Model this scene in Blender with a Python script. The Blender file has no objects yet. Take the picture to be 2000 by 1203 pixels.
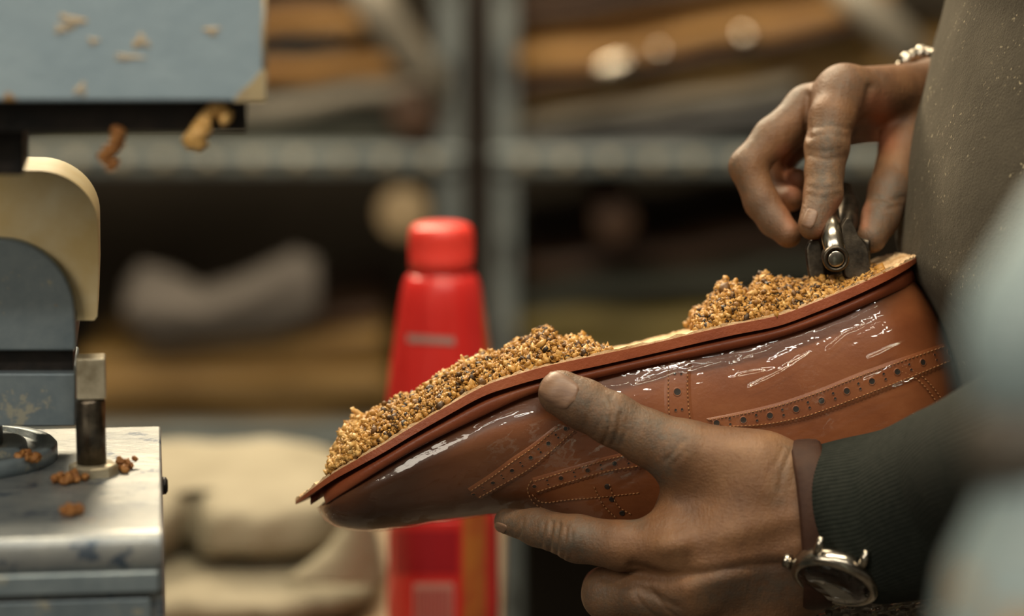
import bpy, math, random
import numpy as np
from mathutils import Vector, Matrix
from mathutils.bvhtree import BVHTree
random.seed(7); rng = np.random.default_rng(11)
scene = bpy.context.scene
COL = scene.collection

# ------------------------------------------------------------------ camera
FPX = 5944.0                       # focal length in pixels of the 2000 px frame
PITCH = math.radians(10.0)
CAM = np.array([0.0, 0.0, 1.50])
RIGHT = np.array([1.0, 0, 0]); FWD = np.array([0, math.cos(PITCH), -math.sin(PITCH)]); UP = np.array([0, math.sin(PITCH), math.cos(PITCH)])
cd = bpy.data.cameras.new('camera'); cam = bpy.data.objects.new('camera', cd); COL.objects.link(cam)
cam.location = CAM; cam.rotation_euler = (math.pi/2 - PITCH, 0, 0)
cd.sensor_width = 36; cd.lens = FPX*36/2000; cd.clip_start = .05; cd.clip_end = 50
cd.dof.use_dof = True; cd.dof.focus_distance = 1.300; cd.dof.aperture_fstop = 4.0
scene.camera = cam
scene.view_settings.view_transform = 'Standard'; scene.view_settings.look = 'None'
scene.view_settings.exposure = 0.0; scene.view_settings.gamma = 1.0
try: scene.view_settings.use_curve_mapping = False
except Exception: pass

# ------------------------------------------------------------------ light
w = bpy.data.worlds.new('world'); scene.world = w; w.use_nodes = True
w.node_tree.nodes['Background'].inputs[0].default_value = (0.55, 0.47, 0.36, 1)
w.node_tree.nodes['Background'].inputs[1].default_value = 0.16
def area(name, loc, target, sx, sy, power, col):
    l = bpy.data.lights.new(name, 'AREA'); l.shape = 'RECTANGLE'; l.size = sx; l.size_y = sy; l.energy = power; l.color = col
    o = bpy.data.objects.new(name, l); COL.objects.link(o); o.location = loc
    d = Vector(target) - Vector(loc); o.rotation_euler = d.to_track_quat('-Z', 'Y').to_euler()
    return o
area('back_lamp_light', (-0.55, 2.70, 2.40), (-0.05, 1.25, 1.20), 1.1, 0.35, 52, (1.0, 0.82, 0.57))
area('overhead_lamp_light', (0.05, 0.95, 2.75), (0.0, 1.3, 1.2), 1.3, 0.12, 27, (1.0, 0.85, 0.62))
area('workshop_lamp_light', (-1.3, -0.3, 2.2), (0.0, 1.3, 1.2), 1.0, 0.8, 15, (1.0, 0.89, 0.73))
area('film_streak_light', (0.12, -0.02, 2.40), (0.03, 1.3, 1.26), 1.5, 0.05, 10, (1.0, 0.93, 0.80))  # unseen strip lamp, added to draw long highlights on the film
area('shelf_lamp_light', (-0.1, 2.0, 2.8), (0.0, 3.1, 1.1), 2.0, 0.3, 24, (1.0, 0.85, 0.62))

# ------------------------------------------------------------------ coordinates
def L(px, py, mm=0.0):             # a point in camera-aligned metres (x right, y up, z away)
    D = 1.3 + mm/1000.0
    return np.array([(px-1000)/FPX*D, -(py-601.5)/FPX*D, D])
def toW(p):                        # camera-aligned metres -> world
    p = np.asarray(p, float)
    return CAM + p[..., 0:1]*RIGHT + p[..., 1:2]*UP + p[..., 2:3]*FWD
def P(px, py, mm=0.0): return toW(L(px, py, mm))
def ray(px, py): 
    d = (px-1000)/FPX*RIGHT - (py-601.5)/FPX*UP + FWD
    return d/np.linalg.norm(d)
def project(Wp):                   # world -> pixel, depth
    q = Wp - CAM; z = q@FWD
    return np.stack([1000+FPX*(q@RIGHT)/z, 601.5-FPX*(q@UP)/z, z], -1)
def at_y(px, py, y):               # the point a pixel shows in the upright plane y = const
    d = ray(px, py); return CAM + d*(y/d[1])

# ------------------------------------------------------------------ materials
def new_mat(name):
    m = bpy.data.materials.new(name); m.use_nodes = True
    nt = m.node_tree; b = nt.nodes['Principled BSDF']
    return m, nt, b
def ramp(nt, src, stops, interp='LINEAR'):
    r = nt.nodes.new('ShaderNodeValToRGB'); r.color_ramp.interpolation = interp
    while len(r.color_ramp.elements) < len(stops): r.color_ramp.elements.new(0.5)
    for e, (p, c) in zip(r.color_ramp.elements, stops): e.position = p; e.color = (*c, 1)
    nt.links.new(src, r.inputs[0]); return r.outputs[0]
def noise(nt, scale, detail=4, rough=.6, coord='Object', stretch=None, kind='ShaderNodeTexNoise'):
    tc = nt.nodes.new('ShaderNodeTexCoord'); n = nt.nodes.new(kind)
    n.inputs['Scale'].default_value = scale
    if kind == 'ShaderNodeTexNoise': n.inputs['Detail'].default_value = detail; n.inputs['Roughness'].default_value = rough
    if stretch is not None:
        mp = nt.nodes.new('ShaderNodeMapping'); mp.inputs['Scale'].default_value = stretch
        nt.links.new(tc.outputs[coord], mp.inputs[0]); nt.links.new(mp.outputs[0], n.inputs['Vector'])
    else: nt.links.new(tc.outputs[coord], n.inputs['Vector'])
    return n.outputs[0]
def bump(nt, b, src, strength, dist, prev=None):
    bn = nt.nodes.new('ShaderNodeBump'); bn.inputs['Strength'].default_value = strength; bn.inputs['Distance'].default_value = dist
    nt.links.new(src, bn.inputs['Height'])
    if prev is not None: nt.links.new(prev, bn.inputs['Normal'])
    if b is not None: nt.links.new(bn.outputs[0], b.inputs['Normal'])
    return bn.outputs[0]
def mix(nt, fac, a, b_):
    m = nt.nodes.new('ShaderNodeMix'); m.data_type = 'RGBA'
    def setin(i, v):
        if isinstance(v, tuple): m.inputs[i].default_value = (*v, 1)
        else: nt.links.new(v, m.inputs[i])
    if isinstance(fac, float): m.inputs[0].default_value = fac
    else: nt.links.new(fac, m.inputs[0])
    setin(6, a); setin(7, b_); return m.outputs[2]
def simple(name, c1, c2=None, scale=30, rough=.6, metal=0, bs=0, bscale=200, bd=.001, spec=.5, stretch=None, lo=.35, hi=.65):
    m, nt, b = new_mat(name)
    b.inputs['Roughness'].default_value = rough; b.inputs['Metallic'].default_value = metal
    b.inputs['Specular IOR Level'].default_value = spec
    if c2 is None: b.inputs['Base Color'].default_value = (*c1, 1)
    else: nt.links.new(ramp(nt, noise(nt, scale, stretch=stretch), [(lo, c1), (hi, c2)]), b.inputs['Base Color'])
    if bs: bump(nt, b, noise(nt, bscale, stretch=stretch), bs, bd)
    return m

def painted(name, c1, c2, chip, chip_amt=.62, rough=.42, metal=.0, sc=14, tan=(.38,.22,.08), tan_amt=.66):
    m, nt, b = new_mat(name)
    base = ramp(nt, noise(nt, 40, 6, .7), [(.3, c1), (.7, c2)])
    chips = ramp(nt, noise(nt, sc*3, 8, .75), [(chip_amt, (0,0,0)), (chip_amt+.04, (1,1,1))])
    c = mix(nt, chips, base, chip)
    t = ramp(nt, noise(nt, sc*2.2, 5, .6, stretch=(1,1.3,.9)), [(tan_amt, (0,0,0)), (tan_amt+.03, (1,1,1))])
    c = mix(nt, t, c, tan)
    nt.links.new(c, b.inputs['Base Color'])
    b.inputs['Roughness'].default_value = rough; b.inputs['Metallic'].default_value = metal
    n1 = bump(nt, None, noise(nt, 220, 6, .7), .35, .0006)
    bump(nt, b, noise(nt, 35, 3), .3, .0015, n1)
    return m

M = {}
M['blue_paint'] = painted('blue_paint', (.25,.335,.395), (.31,.40,.455), (.17,.21,.23), .72, .5)
M['cast_blue'] = painted('worn_blue_cast_metal', (.15,.195,.225), (.26,.31,.33), (.38,.37,.30), .58, .36, .35)
M['table_metal'] = painted('worn_table_metal', (.19,.215,.235), (.38,.39,.37), (.09,.12,.16), .55, .36, .55)
M['black_metal'] = simple('black_greasy_metal', (.006,.006,.006), (.025,.018,.014), 60, .45, .2, .5, 150)
M['guard'] = simple('cream_plastic_guard', (.74,.56,.26), (.90,.80,.55), 22, .38, 0, .2, 90, .001)
M['bolt'] = simple('worn_steel', (.30,.25,.16), (.62,.55,.40), 90, .30, .45, .4, 240, .0006)
M['steel'] = simple('polished_steel', (.32,.29,.24), (.55,.50,.42), 120, .22, 1.0, .25, 300, .0004)
M['dark_steel'] = simple('dark_tool_steel', (.05,.043,.035), (.16,.13,.095), 150, .35, .9, .4, 260, .0005)
M['paste'] = simple('tan_paste', (.64,.36,.10), (.78,.50,.19), 120, .5, 0, .5, 300, .001)
M['rust_paste'] = simple('rusty_crumb', (.20,.065,.012), (.40,.18,.045), 400, .6, 0, .6, 300, .001)
M['thread'] = simple('orange_thread', (.30,.13,.045), (.42,.20,.075), 300, .6)
M['hole'] = simple('dark_perforation', (.018,.013,.010), None, rough=.6)
M['red_plastic'] = simple('red_plastic', (.60,.022,.020), (.68,.035,.03), 20, .30)
M['red_cap'] = simple('red_cap_plastic', (.74,.045,.03), (.80,.055,.04), 20, .36)

def leather(name, c1, c2, c3, rough=.38, burn=None, bs=.25):
    m, nt, b = new_mat(name)
    c = ramp(nt, noise(nt, 26, 6, .6, stretch=(1,1,1.6)), [(.28, c1), (.5, c2), (.74, c3)])
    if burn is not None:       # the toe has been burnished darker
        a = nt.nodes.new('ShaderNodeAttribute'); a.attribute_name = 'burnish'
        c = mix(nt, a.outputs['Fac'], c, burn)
    sc = ramp(nt, noise(nt, 14, 9, .8, stretch=(8,1,1.5)), [(.66, (0,0,0)), (.72, (1,1,1))])
    mm = nt.nodes.new('ShaderNodeMath'); mm.operation = 'MULTIPLY'; mm.inputs[1].default_value = .35
    nt.links.new(sc, mm.inputs[0])
    c = mix(nt, mm.outputs[0], c, c3)
    nt.links.new(c, b.inputs['Base Color']); b.inputs['Roughness'].default_value = rough
    n1 = bump(nt, None, noise(nt, 700, 3), bs, .0003)
    bump(nt, b, noise(nt, 90, 4), .3, .0006, n1)
    return m
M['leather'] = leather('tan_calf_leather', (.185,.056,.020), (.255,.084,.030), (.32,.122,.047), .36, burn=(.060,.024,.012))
M['edge_leather'] = leather('red_brown_edge_leather', (.19,.042,.016), (.27,.066,.024), (.34,.10,.038), .42, bs=.6)
M['insole'] = simple('raw_tan_insole', (.50,.30,.13), (.74,.54,.32), 90, .8, 0, .8, 400, .0012)

def cork_mat():
    m, nt, b = new_mat('cork_paste_granules')
    a = nt.nodes.new('ShaderNodeAttribute'); a.attribute_name = 'tone'
    c = ramp(nt, a.outputs['Fac'], [(0, (.018,.012,.007)), (.14, (.08,.036,.010)), (.36, (.28,.125,.022)), (.68, (.42,.21,.040)), (1, (.56,.35,.12))])
    nt.links.new(c, b.inputs['Base Color']); b.inputs['Roughness'].default_value = .48
    b.inputs['Specular IOR Level'].default_value = .35
    bump(nt, b, noise(nt, 900, 3), .5, .0005)
    return m
M['cork'] = cork_mat()

def film_mat():
    m = bpy.data.materials.new('clear_plastic_film'); m.use_nodes = True; nt = m.node_tree
    nt.nodes.clear(); out = nt.nodes.new('ShaderNodeOutputMaterial')
    tr = nt.nodes.new('ShaderNodeBsdfTransparent'); gl = nt.nodes.new('ShaderNodeBsdfGlossy'); gl.inputs['Roughness'].default_value = .045
    tr.inputs[0].default_value = (.97,.96,.95,1)
    fr = nt.nodes.new('ShaderNodeLayerWeight'); fr.inputs[0].default_value = .5
    mx = nt.nodes.new('ShaderNodeMixShader')
    n1 = bump(nt, None, noise(nt, 45, 3, .5, stretch=(1,1,3.5)), .12, .004)
    n2 = bump(nt, None, noise(nt, 160, 3, .55, stretch=(1,1,2)), .10, .0012, n1)
    nt.links.new(n2, gl.inputs['Normal']); nt.links.new(n2, fr.inputs['Normal'])
    pw = nt.nodes.new('ShaderNodeMath'); pw.operation = 'POWER'; pw.inputs[1].default_value = 4.0; nt.links.new(fr.outputs['Facing'], pw.inputs[0])
    mul = nt.nodes.new('ShaderNodeMath'); mul.operation = 'MULTIPLY_ADD'; mul.inputs[1].default_value = .35; mul.inputs[2].default_value = .085; mul.use_clamp = True
    nt.links.new(pw.outputs[0], mul.inputs[0]); nt.links.new(mul.outputs[0], mx.inputs[0])
    nt.links.new(tr.outputs[0], mx.inputs[1]); nt.links.new(gl.outputs[0], mx.inputs[2]); nt.links.new(mx.outputs[0], out.inputs[0])
    return m
M['film'] = film_mat()

def skin_mat():
    m, nt, b = new_mat('brown_skin')
    c = ramp(nt, noise(nt, 38, 5, .6), [(.3, (.105,.047,.021)), (.5, (.172,.080,.034)), (.72, (.250,.130,.059))])
    a = nt.nodes.new('ShaderNodeAttribute'); a.attribute_name = 'grime'
    g = nt.nodes.new('ShaderNodeMath'); g.operation = 'MULTIPLY'; g.use_clamp = True
    gn = ramp(nt, noise(nt, 260, 6, .7), [(.32, (.35,.35,.35)), (.62, (1,1,1))])
    nt.links.new(a.outputs['Fac'], g.inputs[0]); nt.links.new(gn, g.inputs[1])
    c = mix(nt, g.outputs[0], c, (.085,.068,.050))
    p = nt.nodes.new('ShaderNodeAttribute'); p.attribute_name = 'pink'
    c = mix(nt, p.outputs['Fac'], c, (.40,.15,.075))
    nt.links.new(c, b.inputs['Base Color']); b.inputs['Roughness'].default_value = .50
    b.inputs['Specular IOR Level'].default_value = .38
    b.inputs['Subsurface Weight'].default_value = .10; b.inputs['Subsurface Radius'].default_value = (.004,.0015,.0008)
    b.inputs['Subsurface Scale'].default_value = .5
    n1 = bump(nt, None, noise(nt, 900, 2, .5, kind='ShaderNodeTexVoronoi'), .25, .0004)
    n2 = bump(nt, None, noise(nt, 150, 6, .7, stretch=(2.2,1,.6)), .55, .0011, n1)
    bump(nt, b, noise(nt, 420, 4, .7, stretch=(.5,1,1.8)), .35, .0006, n2)
    return m
M['skin'] = skin_mat()
M['nail'] = simple('fingernail', (.15,.082,.050), (.22,.13,.08), 120, .45, 0, .3, 300, .0003, stretch=(1,1,5))
M['knit'] = simple('dark_green_knit', (.009,.012,.009), (.015,.018,.014), 300, .9, 0, .6, 900, .0006, spec=.2)
def apron_mat():
    m, nt, b = new_mat('grey_brown_suede')
    c = ramp(nt, noise(nt, 18, 6, .65), [(.3, (.034,.029,.021)), (.55, (.050,.043,.031)), (.75, (.072,.063,.046))])
    fl = ramp(nt, noise(nt, 480, 2, .4), [(.66, (0,0,0)), (.70, (1,1,1))])
    big = ramp(nt, noise(nt, 26, 3, .5), [(.42, (0,0,0)), (.62, (1,1,1))])
    mm = nt.nodes.new('ShaderNodeMath'); mm.operation = 'MULTIPLY'; nt.links.new(fl, mm.inputs[0]); nt.links.new(big, mm.inputs[1])
    c = mix(nt, mm.outputs[0], c, (.34,.29,.19))
    nt.links.new(c, b.inputs['Base Color']); b.inputs['Roughness'].default_value = .95; b.inputs['Specular IOR Level'].default_value = .15
    b.inputs['Sheen Weight'].default_value = .12; b.inputs['Sheen Roughness'].default_value = .5; b.inputs['Sheen Tint'].default_value = (.9,.8,.6,1)
    n1 = bump(nt, None, noise(nt, 800, 4, .7), .7, .0008)
    bump(nt, b, noise(nt, 30, 3), .4, .004, n1)
    return m
M['suede'] = apron_mat()
M['strap'] = simple('brown_strap_leather', (.030,.012,.007), (.05,.022,.012), 80, .6, 0, .4, 300, .0005, spec=.2)
M['glass'] = None
def glass_mat():
    m, nt, b = new_mat('watch_crystal'); b.inputs['Base Color'].default_value = (.9,.9,.88,1)
    b.inputs['Roughness'].default_value = .04; b.inputs['Transmission Weight'].default_value = 1.0; return m
M['glass'] = glass_mat()
M['rack'] = simple('grey_blue_rack_paint', (.125,.150,.155), (.22,.245,.235), 16, .4, .3, .3, 60, .002)
M['rust'] = simple('rusty_angle_iron', (.035,.020,.012), (.075,.040,.020), 20, .7)
M['dark_board'] = simple('dark_shelf_board', (.010,.009,.008), (.020,.018,.015), 12, .7)
M['ochre'] = simple('ochre_leather_sheet', (.17,.092,.020), (.26,.155,.042), 9, .6, 0, .3, 50, .003, stretch=(1,1,4))
M['orange'] = simple('orange_brown_leather_sheet', (.31,.15,.038), (.46,.25,.075), 9, .55, 0, .3, 50, .003, stretch=(1,1,4))
M['olive'] = simple('olive_leather_sheet', (.10,.075,.016), (.16,.12,.028), 9, .65, 0, .3, 50, .003)
M['grey_sheet'] = simple('grey_leather_sheet', (.15,.135,.105), (.24,.215,.170), 9, .5, 0, .3, 50, .003)
M['black_layer'] = simple('black_sheet_and_gap', (.010,.010,.011), (.022,.021,.020), 9, .5)
M['green_sheet'] = simple('dark_green_leather_sheet', (.018,.020,.011), (.030,.031,.018), 9, .6)
M['brown_sheet'] = simple('dark_brown_leather_sheet', (.050,.024,.012), (.085,.042,.020), 9, .6)
M['paper'] = simple('pale_grey_wrapping_paper', (.11,.095,.082), (.16,.14,.12), 12, .8, 0, .4, 30, .006)
M['tan_roll'] = simple('tan_leather_roll', (.24,.17,.09), (.34,.25,.14), 16, .6)
M['cream_cloth'] = simple('cream_cloth', (.21,.185,.125), (.29,.26,.185), 14, .85, 0, .5, 60, .004)
M['wall'] = simple('dim_workshop_wall', (.050,.040,.028), (.075,.060,.042), 3, .9)
M['floor'] = simple('worn_concrete_floor', (.09,.08,.065), (.15,.13,.11), 5, .8)
M['wood'] = simple('workbench_wood', (.16,.10,.05), (.26,.17,.09), 8, .6, 0, .3, 40, .003, stretch=(1,6,1))
M['lever'] = painted('pale_blue_lever_paint', (.20,.265,.275), (.26,.33,.335), (.10,.10,.09), .68, .45)
M['lever_dark'] = simple('dark_brown_joint', (.060,.050,.038), (.10,.085,.065), 20, .5)
M['label_grey'] = simple('grey_print', (.34,.22,.20), None, rough=.5)
M['label_yellow'] = simple('orange_yellow_print', (.40,.085,.025), (.48,.16,.03), 60, .45)
M['label_pale'] = simple('pale_pink_print', (.52,.22,.18), None, rough=.5)
M['dark_red'] = simple('dark_red_print', (.32,.006,.012), (.38,.012,.018), 20, .4)

# ------------------------------------------------------------------ objects
WLOC = {}
def tag(o, label=None, cat=None, group=None, kind=None):
    if label: o['label'] = label
    if cat: o['category'] = cat
    if group: o['group'] = group
    if kind: o['kind'] = kind
    return o
def empty(name, loc, label, cat, group=None):
    o = bpy.data.objects.new(name, None); COL.objects.link(o); o.location = tuple(loc); o.empty_display_size = .03
    WLOC[o.name] = np.array(loc, float); return tag(o, label, cat, group)
def mk(name, V, F, mat, parent=None, smooth=True, attrs=None, mats_idx=None, origin=None):
    """one mesh object from world-space vertices"""
    V = np.asarray(V, float)
    if parent is not None: org = WLOC[parent.name]
    elif origin is not None: org = np.asarray(origin, float)
    else: mn, mx_ = V.min(0), V.max(0); org = np.array([(mn[0]+mx_[0])/2, (mn[1]+mx_[1])/2, mn[2]])
    me = bpy.data.meshes.new(name)
    if isinstance(F, np.ndarray):
        n, k = F.shape
        me.vertices.add(len(V)); me.vertices.foreach_set('co', (V-org).ravel())
        me.loops.add(n*k); me.loops.foreach_set('vertex_index', F.ravel().astype(np.int32))
        me.polygons.add(n); me.polygons.foreach_set('loop_start', np.arange(0, n*k, k, dtype=np.int32))
        me.polygons.foreach_set('loop_total', np.full(n, k, dtype=np.int32)); me.update(calc_edges=True)
    else:
        me.from_pydata([tuple(v) for v in (V-org)], [], [tuple(int(i) for i in f) for f in F])
    if smooth: me.polygons.foreach_set('use_smooth', [True]*len(me.polygons))
    for m in (mat if isinstance(mat, (list, tuple)) else [mat]): me.materials.append(m)
    if mats_idx is not None: me.polygons.foreach_set('material_index', list(mats_idx))
    if attrs:
        for k_, v_ in attrs.items():
            a = me.attributes.new(k_, 'FLOAT', 'POINT'); a.data.foreach_set('value', np.asarray(v_, dtype=np.float32))
    me.validate(); me.update()
    o = bpy.data.objects.new(name, me); COL.objects.link(o)
    if parent is not None: o.parent = parent; WLOC[o.name] = org.copy()
    else: o.location = tuple(org); WLOC[o.name] = org.copy()
    return o
def bevel(o, wdt, seg=3, ang=35):
    b = o.modifiers.new('bevel', 'BEVEL'); b.width = wdt; b.segments = seg; b.limit_method = 'ANGLE'; b.angle_limit = math.radians(ang)
    w_ = o.modifiers.new('wn', 'WEIGHTED_NORMAL'); return o
class MB:                          # collects shapes into one mesh
    def __init__(s): s.V = []; s.F = []; s.I = []; s.n = 0
    def add(s, V, F, mi=0):
        V = np.asarray(V, float); s.V.append(V); s.F += [tuple(int(i)+s.n for i in f) for f in F]; s.I += [mi]*len(F); s.n += len(V)
    def build(s, name, mat, parent=None, smooth=True, **k):
        return mk(name, np.concatenate(s.V), s.F, mat, parent, smooth, mats_idx=s.I if isinstance(mat, (list, tuple)) else None, **k)
def loft(rings, closed=True, cap0=True, cap1=True):
    R = np.asarray(rings, float); n, m, _ = R.shape; F = []
    for i in range(n-1):
        for j in range(m if closed else m-1):
            k = (j+1) % m; F.append((i*m+j, i*m+k, (i+1)*m+k, (i+1)*m+j))
    if cap0: F.append(tuple(range(m-1, -1, -1)))
    if cap1: F.append(tuple((n-1)*m+j for j in range(m)))
    return R.reshape(-1, 3), F
def frame(d):
    d = np.asarray(d, float); d = d/np.linalg.norm(d); a = np.array([0,0,1.0]) if abs(d[2]) < .9 else np.array([1.0,0,0])
    u = np.cross(a, d); u /= np.linalg.norm(u); return u, np.cross(d, u), d
def tube(pts, r, seg=10):
    pts = [np.asarray(p, float) for p in pts]; n = len(pts)
    rr = r if hasattr(r, '__len__') else [r]*n; rings = []; u = None
    for i in range(n):
        d = pts[min(i+1, n-1)]-pts[max(i-1, 0)]; d /= (np.linalg.norm(d)+1e-12)
        if u is None: u, v, _ = frame(d)
        else: u = u-d*(u@d); u /= np.linalg.norm(u); v = np.cross(d, u)
        rings.append([pts[i]+rr[i]*(math.cos(t)*u+math.sin(t)*v) for t in np.linspace(0, 2*math.pi, seg, endpoint=False)])
    return loft(rings)
def lathe(base, axis, prof, seg=48):          # prof: (height, radius)
    u, v, d = frame(axis); b = np.asarray(base, float)
    return loft([[b+d*h+max(r, 1e-5)*(math.cos(t)*u+math.sin(t)*v) for t in np.linspace(0, 2*math.pi, seg, endpoint=False)] for h, r in prof])
def catmull(pts, n):
    p = np.asarray(pts, float); k = len(p); out = []
    for t in np.linspace(0, k-1, n):
        i = min(int(t), k-2); f = t-i
        p0 = p[max(i-1, 0)]; p1 = p[i]; p2 = p[i+1]; p3 = p[min(i+2, k-1)]
        out.append(.5*((2*p1)+(-p0+p2)*f+(2*p0-5*p1+4*p2-p3)*f*f+(-p0+3*p1-3*p2+p3)*f**3))
    return np.array(out)
def prism(poly, ext):                          # polygon of 3D points pushed along ext
    A = np.asarray(poly, float); return loft([A, A+np.asarray(ext, float)])
def ubox(c, hx, hy, hz):                       # c centre, three half-axis vectors
    c = np.asarray(c, float); hx, hy, hz = map(lambda a: np.asarray(a, float), (hx, hy, hz))
    V = [c+sx*hx+sy*hy+sz*hz for sz in (-1,1) for sy in (-1,1) for sx in (-1,1)]
    return V, [(0,2,3,1),(4,5,7,6),(0,1,5,4),(2,6,7,3),(0,4,6,2),(1,3,7,5)]
_n = [rng.normal(size=3) for _ in range(40)]; _ph = rng.uniform(0, 6.28, 40)
def wob(p, f, k0=0, n=6):                      # cheap smooth noise, -1..1
    p = np.asarray(p, float); s = 0
    for i in range(n): s = s+np.sin((p@_n[(k0+i) % 40])*f*(1+.35*i)+_ph[(k0+i) % 40])
    return s/n*1.3
def blob(c, r, f=300, amp=.3, sub=3, seed=0, stretch=(1,1,1)):
    import bmesh
    bm = bmesh.new(); bmesh.ops.create_icosphere(bm, subdivisions=sub, radius=1)
    V = np.array([v.co[:] for v in bm.verts]); F = [[v.index for v in f_.verts] for f_ in bm.faces]; bm.free()
    c = np.asarray(c, float); s = 1+amp*wob(V*r+c, f, seed)
    return c+V*np.array(stretch)*r*s[:, None], F
def bvh_of(o):
    me = o.data; org = WLOC[o.name]
    V = np.empty(len(me.vertices)*3); me.vertices.foreach_get('co', V); V = V.reshape(-1, 3)+org
    return BVHTree.FromPolygons([Vector(v) for v in V], [tuple(p.vertices) for p in me.polygons])
def cast(bvh, px, py):
    h = bvh.ray_cast(Vector(CAM), Vector(ray(px, py)))
    if h[0] is None: return None
    n = np.array(h[1]); 
    if n@ray(px, py) > 0: n = -n
    return np.array(h[0]), n

# ------------------------------------------------------------------ the room
def plane_box(name, a, b, mat):
    a, b = np.array(a, float), np.array(b, float); c = (a+b)/2; h = (b-a)/2
    V, F = ubox(c, (h[0],0,0), (0,h[1],0), (0,0,h[2]))
    return tag(mk(name, V, F, mat, smooth=False), kind='structure')
plane_box('floor', (-3, -1.5, -.1), (3, 4.0, 0), M['floor'])
plane_box('wall_back', (-3, 4.0, 0), (3, 4.1, 3.2), M['wall'])
plane_box('wall_left', (-3.1, -1.5, 0), (-3, 4.1, 3.2), M['wall'])
plane_box('baseboard_back', (-3, 3.975, 0), (3, 4.0, .12), M['dark_board'])

# ------------------------------------------------------------------ racks far behind
YR = 2.85                                      # front face of the racks
def upbox(pxa, pya, pxb, pyb, y, dep):         # upright box whose front face covers the pixels
    a = at_y(pxa, pya, y); b = at_y(pxb, pyb, y)
    c = np.array([(a[0]+b[0])/2, y+dep/2, (a[2]+b[2])/2])
    return ubox(c, (abs(b[0]-a[0])/2,0,0), (0,dep/2,0), (0,0,abs(b[2]-a[2])/2))
def post(root, pxa, pxb, y, dep=.035):
    a = at_y(pxa, 600, y)[0]; b = at_y(pxb, 600, y)[0]
    mb = MB(); V, F = ubox(((a+b)/2, y+dep/2, 1.05), ((b-a)/2,0,0), (0,dep/2,0), (0,0,1.05)); mb.add(V, F)
    for k in range(22):                        # slots punched along the post
        V, F = ubox(((a+b)/2, y-.0005, .2+.085*k), ((b-a)*.16,0,0), (0,.0008,0), (0,0,.014)); mb.add(V, F, 1)
    return mb.build('post', [M['rack'], M['dark_board']], root, smooth=False)
def rack(name, label, xa, xb, post_px, beam_rows, levels):
    root = empty(name, ((xa+xb)/2, YR, 0), label, 'rack')
    for (pa, pb) in post_px: post(root, pa, pb, YR); 
    for (pa, pb) in post_px[:1]: post(root, pa, pb, YR+.62)
    for (ya, yb) in beam_rows:
        za = at_y(900, ya, YR)[2]; zb = at_y(900, yb, YR)[2]
        prof = [(0,0),(-.006,.002),(-.008,.25),(-.003,.35),(-.003,.65),(-.008,.75),(-.006,.998),(0,1)]
        H = za-zb; poly = [np.array([xa, YR+dy, zb+H*t]) for dy, t in prof]+[np.array([xa, YR+.03, za]), np.array([xa, YR+.03, zb])]
        V, F = prism(poly, (xb-xa,0,0)); mb = MB(); mb.add(V, F)
        for q in range(26 if 0 < ya < 400 else 0):  # bright studs added to imitate a row of blurred glints on the beam
            V, F = lathe((xa+.03+(xb-xa-.06)*q/25, YR-.007, zb+H*(.5+.0*q)), (0,-1,0), [(-.002,.0001),(0,.0065),(.002,.0055),(.003,.0001)], 12); mb.add(V, F, 1)
        mb.build('beam', [M['rack'], M['bolt']], root, smooth=False)
        V, F = ubox(((xa+xb)/2, YR+.325, zb+.010), ((xb-xa)/2,0,0), (0,.29,0), (0,0,.008)); mk('shelf_board', V, F, M['dark_board'], root, smooth=False)
    return root
xm = at_y(905, 600, YR)[0]; xn = at_y(962, 600, YR)[0]
rows = [(291,334), (838,882), (-330,-280)]
rack('storage_rack', 'blurred grey-blue metal storage rack behind the red bottle, left of the two', -1.15, xm, [(855,905), (-1400,-1350)], rows, None)
rack('storage_rack', 'blurred grey-blue metal storage rack behind the filling tool, right of the two', xn, 1.05, [(962,1008), (3100,3150)], rows, None)
V, F = upbox(908, -200, 960, 1400, YR+.16, .05)
V = np.array(V); V[V[:,2] < 1.0, 2] = 0
tag(mk('rusty_upright', V, F, M['rust'], smooth=False), 'dark rusty upright standing in the gap between the two racks', 'post')

def sheet(name, label, cat, p0, p1, thick, mat, y, dep=.34, curl=.0, grp=None, waves=.25, seed=0):
    """a hide or board lying on a pile: its front edge runs from pixel p0 to pixel p1, thick pixels tall"""
    n = 26; rings = []
    for i in range(n):
        t = i/(n-1); px = p0[0]+(p1[0]-p0[0])*t
        py = p0[1]+(p1[1]-p0[1])*t+curl*math.sin(math.pi*t)+thick*waves*wob([t*.8, seed, .3], 5, seed)
        th = thick*(1+.18*wob([t, seed*2., .7], 6, seed+3))
        a = at_y(px, py, y); b = at_y(px, py+th, y); r = (a[2]-b[2])/2; c = (a+b)/2
        ring = []
        for k in range(8): ring.append(c+np.array([0, -r*math.sin(math.pi*k/7)*.8, r*math.cos(math.pi*k/7)]))
        for k in range(4): ring.append(c+np.array([0, dep*(k+1)/4, -r*.95]))
        for k in range(4): ring.append(c+np.array([0, dep*(4-k)/4, r*.95]))
        rings.append(ring)
    V, F = loft(rings); o = mk(name, V, F, mat, smooth=True); o.data.update()
    return tag(o, label, cat, grp)
Y0 = YR+.05
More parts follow.
